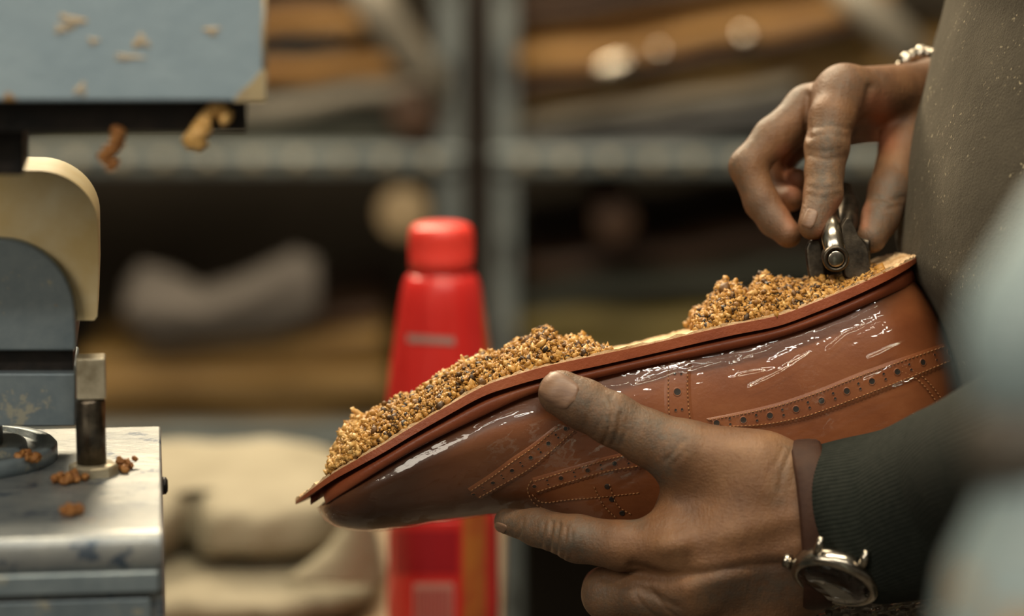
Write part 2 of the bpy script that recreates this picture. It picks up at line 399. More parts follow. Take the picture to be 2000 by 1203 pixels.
# above the beam, left bay
sheet('leather_sheet', 'dark green blurred sheet lying on the left rack beam under the grey one', 'leather sheet', (60,262), (830,235), 62, M['green_sheet'], Y0, .4, -8, seed=1)
sheet('leather_sheet', 'pale grey blurred sheet, second layer above the left rack beam', 'leather sheet', (380,205), (845,148), 40, M['grey_sheet'], Y0-.01, .4, 6, seed=2)
sheet('leather_sheet', 'orange-brown blurred sheet just above the pale grey one in the left rack', 'leather sheet', (420,130), (830,100), 40, M['orange'], Y0+.02, .4, 0, seed=3)
sheet('leather_sheet', 'black strip standing in for the shaded gap between two orange-brown sheets, left rack', 'leather sheet', (440,88), (680,66), 30, M['black_layer'], Y0+.02, .3, 0, seed=4)  # shade of the gap, put in as a black layer
sheet('leather_sheet', 'orange-brown blurred sheet beside the blue machine head, above the black gap strip', 'leather sheet', (430,30), (760,22), 42, M['orange'], Y0+.02, .35, 0, seed=5)
sheet('leather_sheet', 'dark brown blurred sheet at the top edge of the left rack pile', 'leather sheet', (430,-20), (740,-25), 44, M['brown_sheet'], Y0+.03, .35, 0, seed=6)
# diagonal pale strap hanging in front of the left pile
V, F = tube([at_y(700,-60,YR-.03), at_y(745,30,YR-.035), at_y(800,110,YR-.03), at_y(850,150,YR-.02), at_y(860,210,YR-.015)], [.020,.020,.018,.014,.010], 10)
tag(mk('leather_strap', V, F, M['grey_sheet']), 'pale grey strap hanging diagonally off the left rack pile', 'strap')
V, F = lathe(at_y(806,225,YR-.02), (0,1,0), [(0,.001),(0,.019),(.001,.0215),(.34,.0215),(.341,.001)], 28)
tag(mk('leather_roll', V, F, M['brown_sheet']), 'dark brown roll end on the left rack beam beside the post', 'roll')
# below the beam, left bay
V, F = lathe(at_y(787,418,YR+.0), (0,1,0), [(0,.001),(0,.021),(.001,.0235),(.4,.0235),(.401,.001)], 28)
tag(mk('leather_roll', V, F, M['tan_roll']), 'tan round roll end just above and left of the red bottle cap', 'roll')
V, F = lathe(at_y(1200,432,YR+.05), (0,1,0), [(0,.001),(0,.018),(.001,.0205),(.4,.0205),(.401,.001)], 28)
tag(mk('leather_roll', V, F, M['brown_sheet']), 'dim roll end under the right rack beam', 'roll')
sheet('leather_sheet', 'dark ochre sheet lowest in the pile under the left rack beam', 'leather sheet', (120,795), (770,760), 44, M['ochre'], Y0, .4, 4, seed=8)
sheet('leather_sheet', 'ochre sheet in the middle of the pile under the left rack beam', 'leather sheet', (150,745), (760,715), 48, M['ochre'], Y0-.015, .4, 0, seed=9)
sheet('leather_sheet', 'ochre sheet sloping at the top of the lower left pile, under the pale paper', 'leather sheet', (160,700), (752,640), 55, M['ochre'], Y0+.01, .38, 10, seed=10)
sheet('leather_sheet', 'dark brown sheet near the bottle shoulder, in the pile of the left rack', 'leather sheet', (560,620), (745,590), 40, M['brown_sheet'], Y0+.05, .3, 0, seed=11)
# crumpled pale paper
rows_ = []
for i in range(34):
    t = i/33; px = 243+378*t
    top = np.interp(t, [0,.08,.25,.4,.6,.75,.88,1], [560,515,530,560,538,512,488,505]); bot = np.interp(t, [0,.15,.5,.8,1], [640,685,672,648,620])
    rows_.append([at_y(px, top+(bot-top)*j/15, YR+.03+.004*math.sin(j/15*math.pi*2+t*5)-.02*math.sin(math.pi*j/15)) for j in range(16)])
V, F = loft(rows_, closed=False, cap0=False, cap1=False)
o = mk('wrapping_paper', V, F, M['paper']); tag(o, 'crumpled pale grey paper lying on the ochre sheets, blurred', 'paper'); sd = o.modifiers.new('s', 'SOLIDIFY'); sd.thickness = .004
# above the beam, right bay: a pile that climbs to the right
spec = [((1000,268),(1560,192),62,'black_layer','black sheet right above the beam of the right rack'),
        ((1000,234),(1560,150),32,'grey_sheet','pale grey sheet above the black one in the right rack'),
        ((1000,192),(1700,72),40,'ochre','ochre sheet above the pale grey one in the right rack'),
        ((1000,163),(1700,32),26,'brown_sheet','dark brown shiny edged sheet crossing the right rack pile'),
        ((1000,106),(1740,-30),54,'orange','bright orange-brown thick sheet above the dark shiny one in the right rack'),
        ((1000,58),(1740,-78),44,'orange','orange-brown sheet near the top edge of the photo in the right rack'),
        ((1000,16),(1740,-120),38,'brown_sheet','dark brown sheet cut by the top edge of the photo in the right rack')]
for i, (a, b, th, mt, lb) in enumerate(spec):
    sheet('leather_sheet', lb, 'leather sheet', a, b, th, M[mt], Y0+.015*(i % 3), .4, 4, seed=20+i)
sheet('leather_sheet', 'brown sheet behind the upper wrist, right end of the right rack pile', 'leather sheet', (1560,150), (1900,60), 90, M['ochre'], Y0+.06, .3, 0, seed=31)
V, F = tube([at_y(1640,-30,YR-.01), at_y(1700,20,YR-.03), at_y(1760,80,YR-.03), at_y(1800,120,YR-.02)], [.016,.018,.018,.014], 10)
tag(mk('leather_strap', V, F, M['grey_sheet']), 'pale grey strap hanging diagonally beyond the upper wrist', 'strap')
# shiny clip and bits on the dark sheet
def clip(p0, p1, r, lb):
    a = at_y(*p0, YR-.012); b = at_y(*p1, YR-.012)
    V, F = tube([a, a*.85+b*.15, (a+b)/2, a*.15+b*.85, b], [r*.5, r, r, r, r*.5], 14); tag(mk('metal_clip', V, F, M['steel']), lb, 'clip')
clip((1160,146), (1240,116), .0105, 'bright steel clip on the dark sheet edge in the right rack, the longest')
clip((1440,78), (1470,72), .011, 'small bright round clip on the dark sheet edge, nearest the upper hand')
clip((1280,106), (1300,102), .009, 'dim small clip between the two bright ones')
# below the beam, right bay
sheet('leather_sheet', 'dark grey sheet lying on the lower shelf of the right rack, lowest', 'leather sheet', (1000,785), (1700,760), 50, M['dark_board'], Y0, .4, 0, seed=40)
sheet('leather_sheet', 'olive sheet low in the pile between the two cork heaps', 'leather sheet', (1000,690), (1700,650), 70, M['olive'], Y0, .4, 0, seed=41)
sheet('leather_sheet', 'olive sheet in the middle of the right lower pile', 'leather sheet', (1000,625), (1700,575), 60, M['olive'], Y0+.02, .4, 0, seed=42)
sheet('leather_sheet', 'dark olive sheet on top of the right lower pile', 'leather sheet', (1000,560), (1640,500), 60, M['green_sheet'], Y0+.03, .4, 0, seed=43)
sheet('leather_sheet', 'dark brown sheet lying over the olive pile under the right beam', 'leather sheet', (1020,500), (1640,430), 50, M['brown_sheet'], Y0+.07, .4, 0, seed=44)

# ------------------------------------------------------------------ bench with bottle and cloth
YB = 1.62
zb = at_y(868, 1345, YB)[2]
bench = empty('workbench', (-.05, 1.95, 0), 'wooden workbench below the red bottle and cream bundles', 'bench')
xbr = at_y(978, 1345, YB)[0]; V, F = ubox(((xbr-.67)/2, 1.80, zb-.02), ((xbr+.67)/2,0,0), (0,.27,0), (0,0,.02)); bevel(mk('bench_top', V, F, M['wood'], bench, smooth=False), .003)
for sx in (-1,1):
    for sy in (-1,1):
        V, F = ubox(((xbr-.67)/2+sx*((xbr+.67)/2-.04), 1.80+sy*.22, (zb-.04)/2), (.03,0,0), (0,.03,0), (0,0,(zb-.04)/2)); mk('leg', V, F, M['wood'], bench, smooth=False)
bc = at_y(866, 1345, YB)
bot = empty('plastic_bottle', bc, 'red plastic bottle with a ribbed red screw cap standing behind the shoe', 'bottle')
hw = [(1345,86),(1340,96),(1325,104),(1203,112),(1100,111),(1000,110),(985,108.5),(900,112),(800,111),(740,106),(667,96),(600,86),(560,78),(540,70),(532,61),(520,58)]
sc = lambda py: at_y(866, py, YB)[2]-bc[2]
ppm = FPX/(YB/math.cos(PITCH))/.985
rings = []
for py, h in catmull(hw, 70):
    r = h/ppm; z = sc(py); rg = []
    amp = .035*math.exp(-((py-640)/75)**2)
    for t in np.linspace(0, 2*math.pi, 96, endpoint=False):
        rr = r*(1-amp*max(0, math.cos(t*9))**2); rg.append(bc+np.array([rr*math.cos(t), rr*math.sin(t), z]))
    rings.append(rg)
V, F = loft(rings); body_b = mk('bottle_body', V, F, M['red_plastic'], bot)
rings = []
for py, h in [(524,62),(522,64),(500,64),(498,63),(462,63.5),(448,62),(441,57),(437,48),(436,10)]:
    r = h/ppm; z = sc(py)
    rings.append([bc+np.array([(r+(.00035*math.cos(t*60) if 450 < py < 500 else 0))*math.cos(t), (r+(.00035*math.cos(t*60) if 450 < py < 500 else 0))*math.sin(t), z]) for t in np.linspace(0, 2*math.pi, 240, endpoint=False)])
V, F = loft(rings); mk('screw_cap', V, F, M['red_cap'], bot)
bvb = bvh_of(body_b)
def decal(bvh, poly_rows, off, name, mat, parent, thick=0):
    n = len(poly_rows); m = len(poly_rows[0]); V = []
    for r_ in poly_rows:
        for (px, py) in r_:
            h = cast(bvh, px, py)
            if h is None: h = (V[-1], -ray(px, py)) if V else (P(px, py), -ray(px, py)); V.append(h[0]); continue
            V.append(h[0]+h[1]*off)
    F = [(i*m+j, i*m+j+1, (i+1)*m+j+1, (i+1)*m+j) for i in range(n-1) for j in range(m-1)]
    return mk(name, V, F, mat, parent)
def rect_rows(x0, x1, y0, y1, n=10, m=10, skew=0): return [[(x0+(x1-x0)*j/(m-1), y0+(y1-y0)*i/(n-1)+skew*j/(m-1)) for j in range(m)] for i in range(n)]
decal(bvb, rect_rows(796, 888, 653, 668, skew=6), .0004, 'printed_line', M['label_grey'], bot)
decal(bvb, [[(938+ (y-560)*.06 + j*3.0, y) for j in range(8)] for y in range(560, 960, 20)], .0004, 'yellow_stripe', M['label_yellow'], bot)
decal(bvb, rect_rows(760, 895, 1035, 1120), .0004, 'dark_panel', M['dark_red'], bot)
decal(bvb, rect_rows(903, 948, 985, 1240), .0004, 'orange_panel', M['label_yellow'], bot)
decal(bvb, rect_rows(808, 886, 1138, 1215), .0004, 'barcode_label', M['label_pale'], bot)
for k in range(10): decal(bvb, rect_rows(813+k*7, 813+k*7+(3 if k % 3 else 4.5), 1150, 1210, 6, 3), .0006, 'barcode_bar', M['dark_red'], bot)

def pillow(name, label, c, hx, hy, hz, pxy=2.6, seed=0, fold=None):
    n, m = 60, 72; rings = []
    for i in range(n):
        t = -1+2*i/(n-1); tx = math.copysign(abs(t)**.8, t); s = (max(1-abs(tx)**5, 0))**(1/2.2)
        rg = []
        for a in np.linspace(0, 2*math.pi, m, endpoint=False):
            ca, sa = math.cos(a), math.sin(a); e = 2/pxy
            p = np.array([tx*hx, math.copysign(abs(ca)**e, ca)*hy*s, math.copysign(abs(sa)**e, sa)*hz*s])
            k = 1+.05*wob(p, 30, seed)+.03*wob(p, 75, seed+4)
            p = p*np.array([1, k, k])
            if fold is not None: p = fold(p)
            p[2] = max(p[2], -hz); rg.append(np.array(c)+p)
        rings.append(rg)
    V, F = loft(rings); return tag(mk(name, V, F, M['cream_cloth']), label, 'cloth bundle')
# heights of the two bundles from where they show
yc = 1.86
zt1 = at_y(500, 1085, yc-.06)[2]; zt2 = at_y(500, 896, yc)[2]
xa = at_y(120, 1100, yc-.1)[0]; xb = at_y(742, 1150, yc-.1)[0]
h1 = (zt1-zb)/2
pillow('cloth_bundle', 'cream cloth bundle, lower of the two stacked between machine and bottle', ((xa+xb)/2, yc-.02, zb+h1), (xb-xa)/2, .12, h1, seed=1)
xa2 = at_y(150, 950, yc)[0]; xb2 = at_y(690, 950, yc)[0]; h2 = (zt2-zt1)/2
def crease(p):
    x0 = at_y(392, 950, yc)[0]-(xa2+xb2)/2
    p = p.copy(); g = math.exp(-((p[0]-x0-.2*p[2])/.009)**2)*(1 if p[2] < .02 else .3)
    if p[1] < 0: p[1] += .035*g
    return p
pillow('cloth_bundle', 'cream cloth bundle with a dark crease, upper of the two stacked', ((xa2+xb2)/2, yc, zt1+h2*.93), (xb2-xa2)/2, .10, h2, 3.2, seed=5, fold=crease)
# a loose corner of cloth standing up at the right end
rows_ = []
for i in range(20):
    t = i/19; l = np.interp(t, [0,.3,.6,1], [684,676,640,560]); r = np.interp(t, [0,.3,.6,1], [716,726,738,744])
    rows_.append([at_y(l+(r-l)*j/9, 990+150*t, yc-.125-.012*math.sin(j/9*math.pi)-.006*t) for j in range(10)])
V, F = loft(rows_, closed=False, cap0=False, cap1=False); o = mk('cloth_flap', V, F, M['cream_cloth']); sd = o.modifiers.new('s', 'SOLIDIFY'); sd.thickness = .003
tag(o, 'pale cream cloth flap standing between the bundles and the bottle', 'cloth')

# ------------------------------------------------------------------ the machine on the left (turned a little)
YAW = math.radians(6.7)
mr = np.array([math.cos(YAW), math.sin(YAW), 0]); md = np.array([-math.sin(YAW), math.cos(YAW), 0]); mz = np.array([0, 0, 1.0])
MO = P(318, 1040, -150)
def MP(px, py, b):                 # pixel at local machine depth b (metres behind the front)
    v = ray(px, py); A = np.stack([v, -mr, -mz], 1); s = np.linalg.solve(A, MO+b*md-CAM); return CAM+s[0]*v
def MT(px, py, z):                 # pixel on a level plane
    v = ray(px, py); return CAM+v*((z-CAM[2])/v[2])
def mprism(pts, b, depth): return prism([MP(px, py, b) for px, py in pts], md*depth)
def mbox(x0, x1, y0, y1, b, depth): return mprism([(x0,y0),(x1,y0),(x1,y1),(x0,y1)], b, depth)
def mfront(p): return (p-MO)@md
zt = MO[2]
rear = (MT(308, 832, zt)-MO)@md
mach = empty('pressing_machine', (MO+mr*-.15+md*.1)*np.array([1,1,0]), 'blue-grey cast pressing machine with a cream guard at the left edge of the photo', 'machine')
# bed
bedx0 = -520
A = MO+mr*((MP(318,1040,0)-MO)@mr); Lm = .22
def prof_bed(a):                    # cross-section in (depth, z)
    out = [(0.0075, 0), (.003,-.0012), (.0008,-.004), (0,-.008), (.0005,-.0125), (.0025,-.0145), (.0025,-.0235), (.0055,-.0245), (.0055,-.14), (rear-.004,-.14), (rear,-.01), (rear,0)]
    return [MO+mr*a+md*(q[0])+mz*q[1] for q in out]
V, F = loft([prof_bed(a) for a in (-Lm, -.12, -.05, -.001, 0.0)]); bed = mk('bed', V, F, M['table_metal'], mach, smooth=False); bevel(bed, .0012, 3)
V, F = ubox(MO+mr*(-Lm/2-.0035)+md*(rear/2+.004)+mz*(-.14-(zt-.14)/2), mr*(Lm/2-.004), md*(rear/2-.004), mz*((zt-.14)/2)); mk('pedestal', V, F, M['cast_blue'], mach, smooth=False)
# lower apron of the bed, painted
V, F = prism([MO+mr*-Lm+md*-.0004+mz*-.0150, MO+mr*-.002+md*-.0004+mz*-.0150, MO+mr*-.002+md*-.0004+mz*-.0232, MO+mr*-Lm+md*-.0004+mz*-.0232], md*.003)
bevel(mk('front_rail', V, F, M['cast_blue'], mach, smooth=False), .001)
V, F = prism([MO+mr*-Lm+md*.003+mz*-.0262, MO+mr*-.005+md*.003+mz*-.0262, MO+mr*-.005+md*.003+mz*-.139, MO+mr*-Lm+md*.003+mz*-.139], md*.004)
bevel(mk('front_panel', V, F, M['cast_blue'], mach, smooth=False), .001)
s0 = MT(318, 950, zt); s0 = MO+mr*.0+md*((MT(318,905,zt)-MO)@md)+mz*-.0095
V, F = lathe(s0, mr, [(0,.0001),(0,.0038),(.0016,.0036),(.0024,.0024),(.0025,.0001)], 20); mk('side_screw', V, F, M['black_metal'], mach)
# round flange
fc = MT(-90, 898, zt); R = np.linalg.norm(MT(112, 905, zt)-MT(-90, 905, zt))
V, F = lathe(fc, mz, [(0,R),(.0055,R),(.0068,R-.0012),(.0068,R*.86),(.0045,R*.84),(.0045,R*.72),(.007,R*.70),(.0075,R*.66),(.0075,.001)], 96)
mk('flange', V, F, M['cast_blue'], mach)
V, F = lathe(fc+mz*.007, mz, [(0,R*.48),(.035,R*.46),(.036,.001)], 64); mk('spindle', V, F, M['cast_blue'], mach)
# clamp bolt
bb = MT(183, 925, zt); bm_ = (bb-MO)@md
V, F = lathe(bb, mz, [(0,.0001),(0,.0102),(.0035,.0102),(.0042,.0094),(.0045,.0065),(.0045,.0001)], 8); mk('washer', V, F, M['bolt'], mach, smooth=False)
zs = MP(179, 775, bm_)[2]; zh = MP(179, 695, bm_)[2]
ctr = MP(179, 905, bm_); ctr[2] = zt
V, F = lathe(ctr+mz*.004, mz, [(0,.0061),(zs-zt-.006,.0061),(zs-zt-.004,.0055)], 32); mk('bolt_shaft', V, F, M['dark_steel'], mach)
rx = np.linalg.norm(MP(207,735,bm_)-MP(150,735,bm_))/2; cx = (MP(207,735,bm_)+MP(150,735,bm_))/2; cx[2] = (zs+zh)/2
V, F = ubox(cx, mr*rx, md*rx, mz*(zh-zs)/2); bevel(mk('square_head', V, F, M['bolt'], mach, smooth=False), .0008)
# column castings at the left: lower plate, slot, rounded arch
b0 = bm_+.006
V, F = mbox(-260, 148, 729, 833, b0, .06); bevel(mk('lower_plate', V, F, M['cast_blue'], mach, smooth=False), .001)
V, F = mbox(-260, 143, 684, 731, b0+.006, .05); mk('slot', V, F, M['black_metal'], mach, smooth=False)
arc = [(-260,466),(0,466)]+[(0+148*math.sin(t), 466+150-150*math.cos(t)) for t in np.linspace(.15, math.pi/2, 14)]+[(150,686),(-260,686)]
V, F = mprism(arc, b0-.002, .06); bevel(mk('arch_casting', V, F, M['cast_blue'], mach, smooth=False), .0018)
g_out = [(-260,333),(50,333)]+[(70+122*math.sin(t), 333+110-110*math.cos(t)) for t in np.linspace(.1, math.pi/2, 14)]+[(193,530),(190,618),(184,626),(150,626),(150,600)]
g_in = [(148*math.sin(t), 464+150-150*math.cos(t)) for t in np.linspace(math.pi/2, .0, 16)]+[(-260,464)]
V, F = mprism(g_out+g_in, b0+.004, .045); bevel(mk('guard', V, F, M['guard'], mach, smooth=False), .0022)
# head above
bh = -.005
V, F = mbox(-300, 521, -260, 199, bh, .14); bevel(mk('head', V, F, M['blue_paint'], mach, smooth=False), .0016)
V, F = mbox(-300, 482, 190, 257, bh+.014, .10); bevel(mk('press_plate', V, F, M['black_metal'], mach, smooth=False), .001)
V, F = mbox(-60, 46, 250, 342, bh+.03, .05); bevel(mk('press_stem', V, F, M['black_metal'], mach, smooth=False), .001)
V, F = ubox(MO+mr*-.16+md*.20+mz*.20, mr*.06, md*.055, mz*.36); mk('back_column', V, F, M['cast_blue'], mach, smooth=False)
def smear(px, py, rx_, ry_, seed, mat='paste', b=bh):
    n = 26; c = MP(px, py, b); ux = (MP(px+rx_, py, b)-c); uy = MP(px, py-ry_, b)-c; V = [c-md*.0003]
    for k in range(n):
        a = 2*math.pi*k/n; rr = 1+.35*math.sin(a*3+seed)+.2*math.sin(a*5+seed*2)
        V.append(c-md*.00025+ux*math.cos(a)*rr*.7+uy*math.sin(a)*rr*.7)
    for k in range(n):
        a = 2*math.pi*k/n; rr = 1+.35*math.sin(a*3+seed)+.2*math.sin(a*5+seed*2)
        V.append(c+md*.0003+ux*math.cos(a)*rr+uy*math.sin(a)*rr)
    F = [(0, 1+k, 1+(k+1) % n) for k in range(n)]+[(1+k, 1+n+k, 1+n+(k+1) % n, 1+(k+1) % n) for k in range(n)]
    mk('paste_smear', V, F, M[mat], mach)
M['faint'] = simple('dried_tan_smear', (.34,.33,.29), (.46,.32,.15), 90, .6)
for a in [(140,42,26,16,1,'faint'),(118,58,14,10,2,'faint'),(276,82,20,15,3,'faint'),(158,176,14,14,4,'faint'),(250,112,34,7,8,'faint'),(415,60,16,10,6,'faint'),(182,80,12,8,7,'faint')]: smear(*a)
# big worn corner
M['corner'] = simple('worn_tan_corner', (.34,.27,.16), (.44,.35,.19), 60, .6)
V = [MP(*p, bh)-md*.0005 for p in [(519,130),(519,198),(455,199),(470,178),(492,160),(508,140)]]; V, F = prism(V, md*.0006); mk('paste_smear', V, F, M['corner'], mach, smooth=False)
V = [MP(*p, bh)-md*.0005 for p in [(520,-60),(520,135),(512,135),(511,60),(514,-60)]]; V, F = prism(V, md*.0008); mk('paste_smear', V, F, M['faint'], mach)

def drip(name, label, pts, rad, b, mat='paste', seed=0, cat='crumb'):
    mb = MB()
    for i, ((px, py), r) in enumerate(zip(pts, rad)):
        V, F = blob(MP(px, py, b)+rng.normal(size=3)*r*.15, r, 1100 if mat != 'paste' else 600, .42, 3, seed+i); mb.add(V, F)
    return tag(mb.build(name, M[mat]), label, cat)
drip('paste_drip', 'large tan paste drip hanging under the machine head', [(418,212),(408,222),(402,234),(395,246),(388,258),(381,268),(384,276)], [.0028,.0026,.0027,.003,.0034,.0041,.0036], bh+.010, seed=1, cat='paste drip')
drip('paste_drip', 'small tan paste drip right of the large one', [(428,208),(436,216),(441,226),(440,234)], [.0026,.0026,.0030,.0022], bh+.010, seed=5, cat='paste drip')
drip('cork_crumb', 'crumbly brown cork chain hanging below the black plate', [(230,258),(238,265),(226,272),(234,280),(222,288),(214,296),(204,304),(212,312),(205,318),(222,322),(219,326)], [.0024,.0018,.0024,.0018,.0023,.0026,.0022,.0022,.0018,.0020,.0016], bh+.012, 'rust_paste', 9, 'crumb')
def crumb(px, py, r, lb, z=zt, mat='rust_paste', n=4, seed=0, sp=8):
    mb = MB(); c = MT(px, py, z)
    for k in range(n*3):
        cc = c+np.array([*(rng.normal(size=2)*r*.9), r*.55+max(0, rng.normal())*r*.5]); V, F = blob(cc, r*rng.uniform(.3,.7), 1500, .5, 3, seed+k); V[:,2] = np.maximum(V[:,2], z); mb.add(V, F)
    tag(mb.build('cork_crumb', M[mat]), lb, 'crumb')
crumb(132, 943, .0028, 'rusty cork crumbs left of the bolt washer', n=9, seed=1)
crumb(242, 917, .0028, 'rusty cork crumb right of the bolt washer', n=5, seed=4)
crumb(141, 1006, .0026, 'flat rusty cork crumb in front of the bolt, near the bed edge', n=5, seed=8)
crumb(60, 900, .0026, 'brown cork crumbs inside the round flange', z=zt+.0045, n=9, seed=12)

# ------------------------------------------------------------------ the shoe
DC = 46.0                          # mm: depth of the shoe's middle plane behind the focus plane
# junction line of upper and rand (T), lower outline (B), half width (mm), roundness, bottom openness, bow (px)
ST = [(622,990, 628,996,  3, 1.8, 0,  0),
      (632,984, 640,1013, 17, 1.8, 0, 4),
      (655,968, 668,1028, 27, 1.8, 0, 4),
      (700,940, 722,1034, 37, 1.9, 0, 2),
      (760,903, 796,1026, 43, 2.0, 0, 0),
      (828,864, 880,1013, 47, 2.0, 0, 0),
      (942,808, 1010,1003,50, 2.0, 0, 0),
      (1042,764,1115,1040,48, 2.0, .05, 0),
      (1156,736,1225,1085,44, 2.2, .10, 0),
      (1279,707,1345,1118,39, 2.6, .25, 0),
      (1415,680,1490,1120,36, 3.0, .40, 0),
      (1519,655,1600,1090,35, 3.2, .50, 0),
      (1624,619,1700,1060,35, 3.4, .55, 8),
      (1705,585,1785,1030,32, 3.4, .55, 26),
      (1755,563,1832,1010,24, 3.4, .55, 44),
      (1778,553,1852,1000,14, 3.4, .55, 50),
      (1786,549,1858,998,  3, 3.4, .55, 52)]
SS = catmull(ST, 150)
NS = len(SS); NT = 44
def section(s, off=0.0, flat=False):
    tx, ty, bx, by, W, p, c, bow = s; W = max(W, 1.0)
    T = L(tx, ty, DC-W); B = L(bx, by, DC)
    d = B[:2]-T[:2]; ln = np.linalg.norm(d); nrm = np.array([-d[1], d[0]])/ln
    if nrm[0] < 0: nrm = -nrm
    side = []
    for j in range(NT+1):
        t = j/NT
        tuck = 1-.12*(1-min(t/.30, 1))**2
        wd = W*tuck*(c+(1-c)*max(0, 1-t**p)**.5)
        xy = T[:2]+d*t+nrm*(bow/4572)*math.sin(math.pi*min(t*1.25, 1) if t < .8 else math.pi)*(1) if False else T[:2]+d*t+nrm*(bow/4572)*math.sin(math.pi*t**.8)
        side.append((xy, wd/1000))
    ring = [np.array([xy[0], xy[1], 1.3+DC/1000-wd]) for xy, wd in side]+[np.array([xy[0], xy[1], 1.3+DC/1000+wd]) for xy, wd in reversed(side)]
    return np.array(ring)
rings_l = np.array([section(s) for s in SS])
shoe = empty('brogue_shoe', P(1250, 1120, DC), 'tan leather brogue shoe held upside down, wrapped in clear film, cork heaped on its bottom', 'shoe')
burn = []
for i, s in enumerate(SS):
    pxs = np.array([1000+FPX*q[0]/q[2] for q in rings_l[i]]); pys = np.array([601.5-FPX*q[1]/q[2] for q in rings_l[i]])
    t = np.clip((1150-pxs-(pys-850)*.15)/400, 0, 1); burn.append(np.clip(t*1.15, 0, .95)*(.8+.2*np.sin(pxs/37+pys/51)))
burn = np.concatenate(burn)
V, F = loft(rings_l); V = toW(V)
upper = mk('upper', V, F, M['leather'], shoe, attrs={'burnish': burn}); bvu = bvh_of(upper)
# film: the same surface pushed outwards with creases
def grid_normals(R):
    a = np.gradient(R, axis=0); b = np.gradient(R, axis=1); n = np.cross(a, b); n /= (np.linalg.norm(n, axis=2, keepdims=True)+1e-12); return n
Rw = toW(rings_l); N = grid_normals(Rw); cen = Rw.mean(axis=1, keepdims=True); sg = np.sign(((Rw-cen)*N).sum(2, keepdims=True)); N = N*sg
FR = []
fine = 3
Rf = np.array([np.array([np.interp(np.linspace(0, Rw.shape[0]-1, 620), np.arange(Rw.shape[0]), Rw[:, j, k]) for k in range(3)]).T for j in range(Rw.shape[1])]).transpose(1,0,2)
tt = np.r_[np.linspace(0, NT, 300), np.linspace(NT+1, 2*NT+1, 60)]
Rf = np.array([np.array([np.interp(tt, np.arange(Rf.shape[1]), Rf[i, :, k]) for k in range(3)]).T for i in range(Rf.shape[0])])
Nf = grid_normals(Rf); cf = Rf.mean(axis=1, keepdims=True); Nf = Nf*np.sign(((Rf-cf)*Nf).sum(2, keepdims=True))
pj = project(Rf.reshape(-1, 3)).reshape(Rf.shape)
px_, py_ = pj[..., 0], pj[..., 1]
# crease lines of the film (pixel polylines) as small ridges
ridges = [[(1165,752),(1200,757),(1240,752),(1270,748),(1310,735),(1360,722),(1400,712),(1440,708)],
          [(1360,712),(1400,702),(1470,700)], [(1425,700),(1490,690),(1520,675)], [(1530,668),(1560,660),(1600,645),(1650,628),(1665,615)],
          [(1465,755),(1500,740),(1540,718),(1580,690)], [(1520,730),(1560,700)], [(1620,685),(1650,655),(1690,640)], [(1440,735),(1500,728),(1540,712)],
          [(1650,632),(1690,610),(1720,600)], [(1680,655),(1715,640)], [(1700,700),(1770,668)], [(930,830),(970,812),(1000,800),(1045,790)],
          [(1690,745),(1740,720),(1790,705)], [(1730,760),(1770,745),(1800,728)], [(1785,815),(1830,800)], [(1600,625),(1640,600)]]
disp = .0011+.0003*wob(Rf.reshape(-1,3), 90, 3).reshape(px_.shape)+.00018*wob(Rf.reshape(-1,3)*np.array([1,1,3]), 260, 9).reshape(px_.shape)
near = Rf[..., 1] < (CAM[1]+1.45)
for rd in ridges:
    for (ax, ay), (bx, by) in zip(rd[:-1], rd[1:]):
        dx, dy = bx-ax, by-ay; l2 = dx*dx+dy*dy; t = np.clip(((px_-ax)*dx+(py_-ay)*dy)/l2, 0, 1)
        dist = np.hypot(px_-ax-t*dx, py_-ay-t*dy); disp = np.maximum(disp, .0010+.0016*np.exp(-(dist/5.0)**2)*near*(.6+.4*np.sin(px_/9+py_/5)))
disp[0] *= .2; disp[-1] *= .6
V, F = loft(Rf+Nf*disp[..., None], cap0=False, cap1=False); film = mk('plastic_film', V, F, M['film'], shoe); tag(film, 'clear glossy plastic film')
# a loose film tag under the toe
rows_ = [[P(634+28*i/7+3*math.sin(j), 990+34*j/7*(1-.4*i/7), DC-20+4*math.sin(i*1.3+j)) for j in range(8)] for i in range(8)]
V, F = loft(rows_, closed=False, cap0=False, cap1=False); mk('film_flap', V, F, M['film'], shoe)
# crumpled film gathered at the top-line, below the cuff
rows_ = []
for i in range(40):
    rows_.append([P(1560+330*i/39, 1105+150*j/29-20*i/39, 10+16*math.sin(j*.8+i*.35)+9*math.sin(i*1.1-j*.5)) for j in range(30)])
V, F = loft(rows_, closed=False, cap0=False, cap1=False); mk('film_gather', V, F, M['film'], shoe)

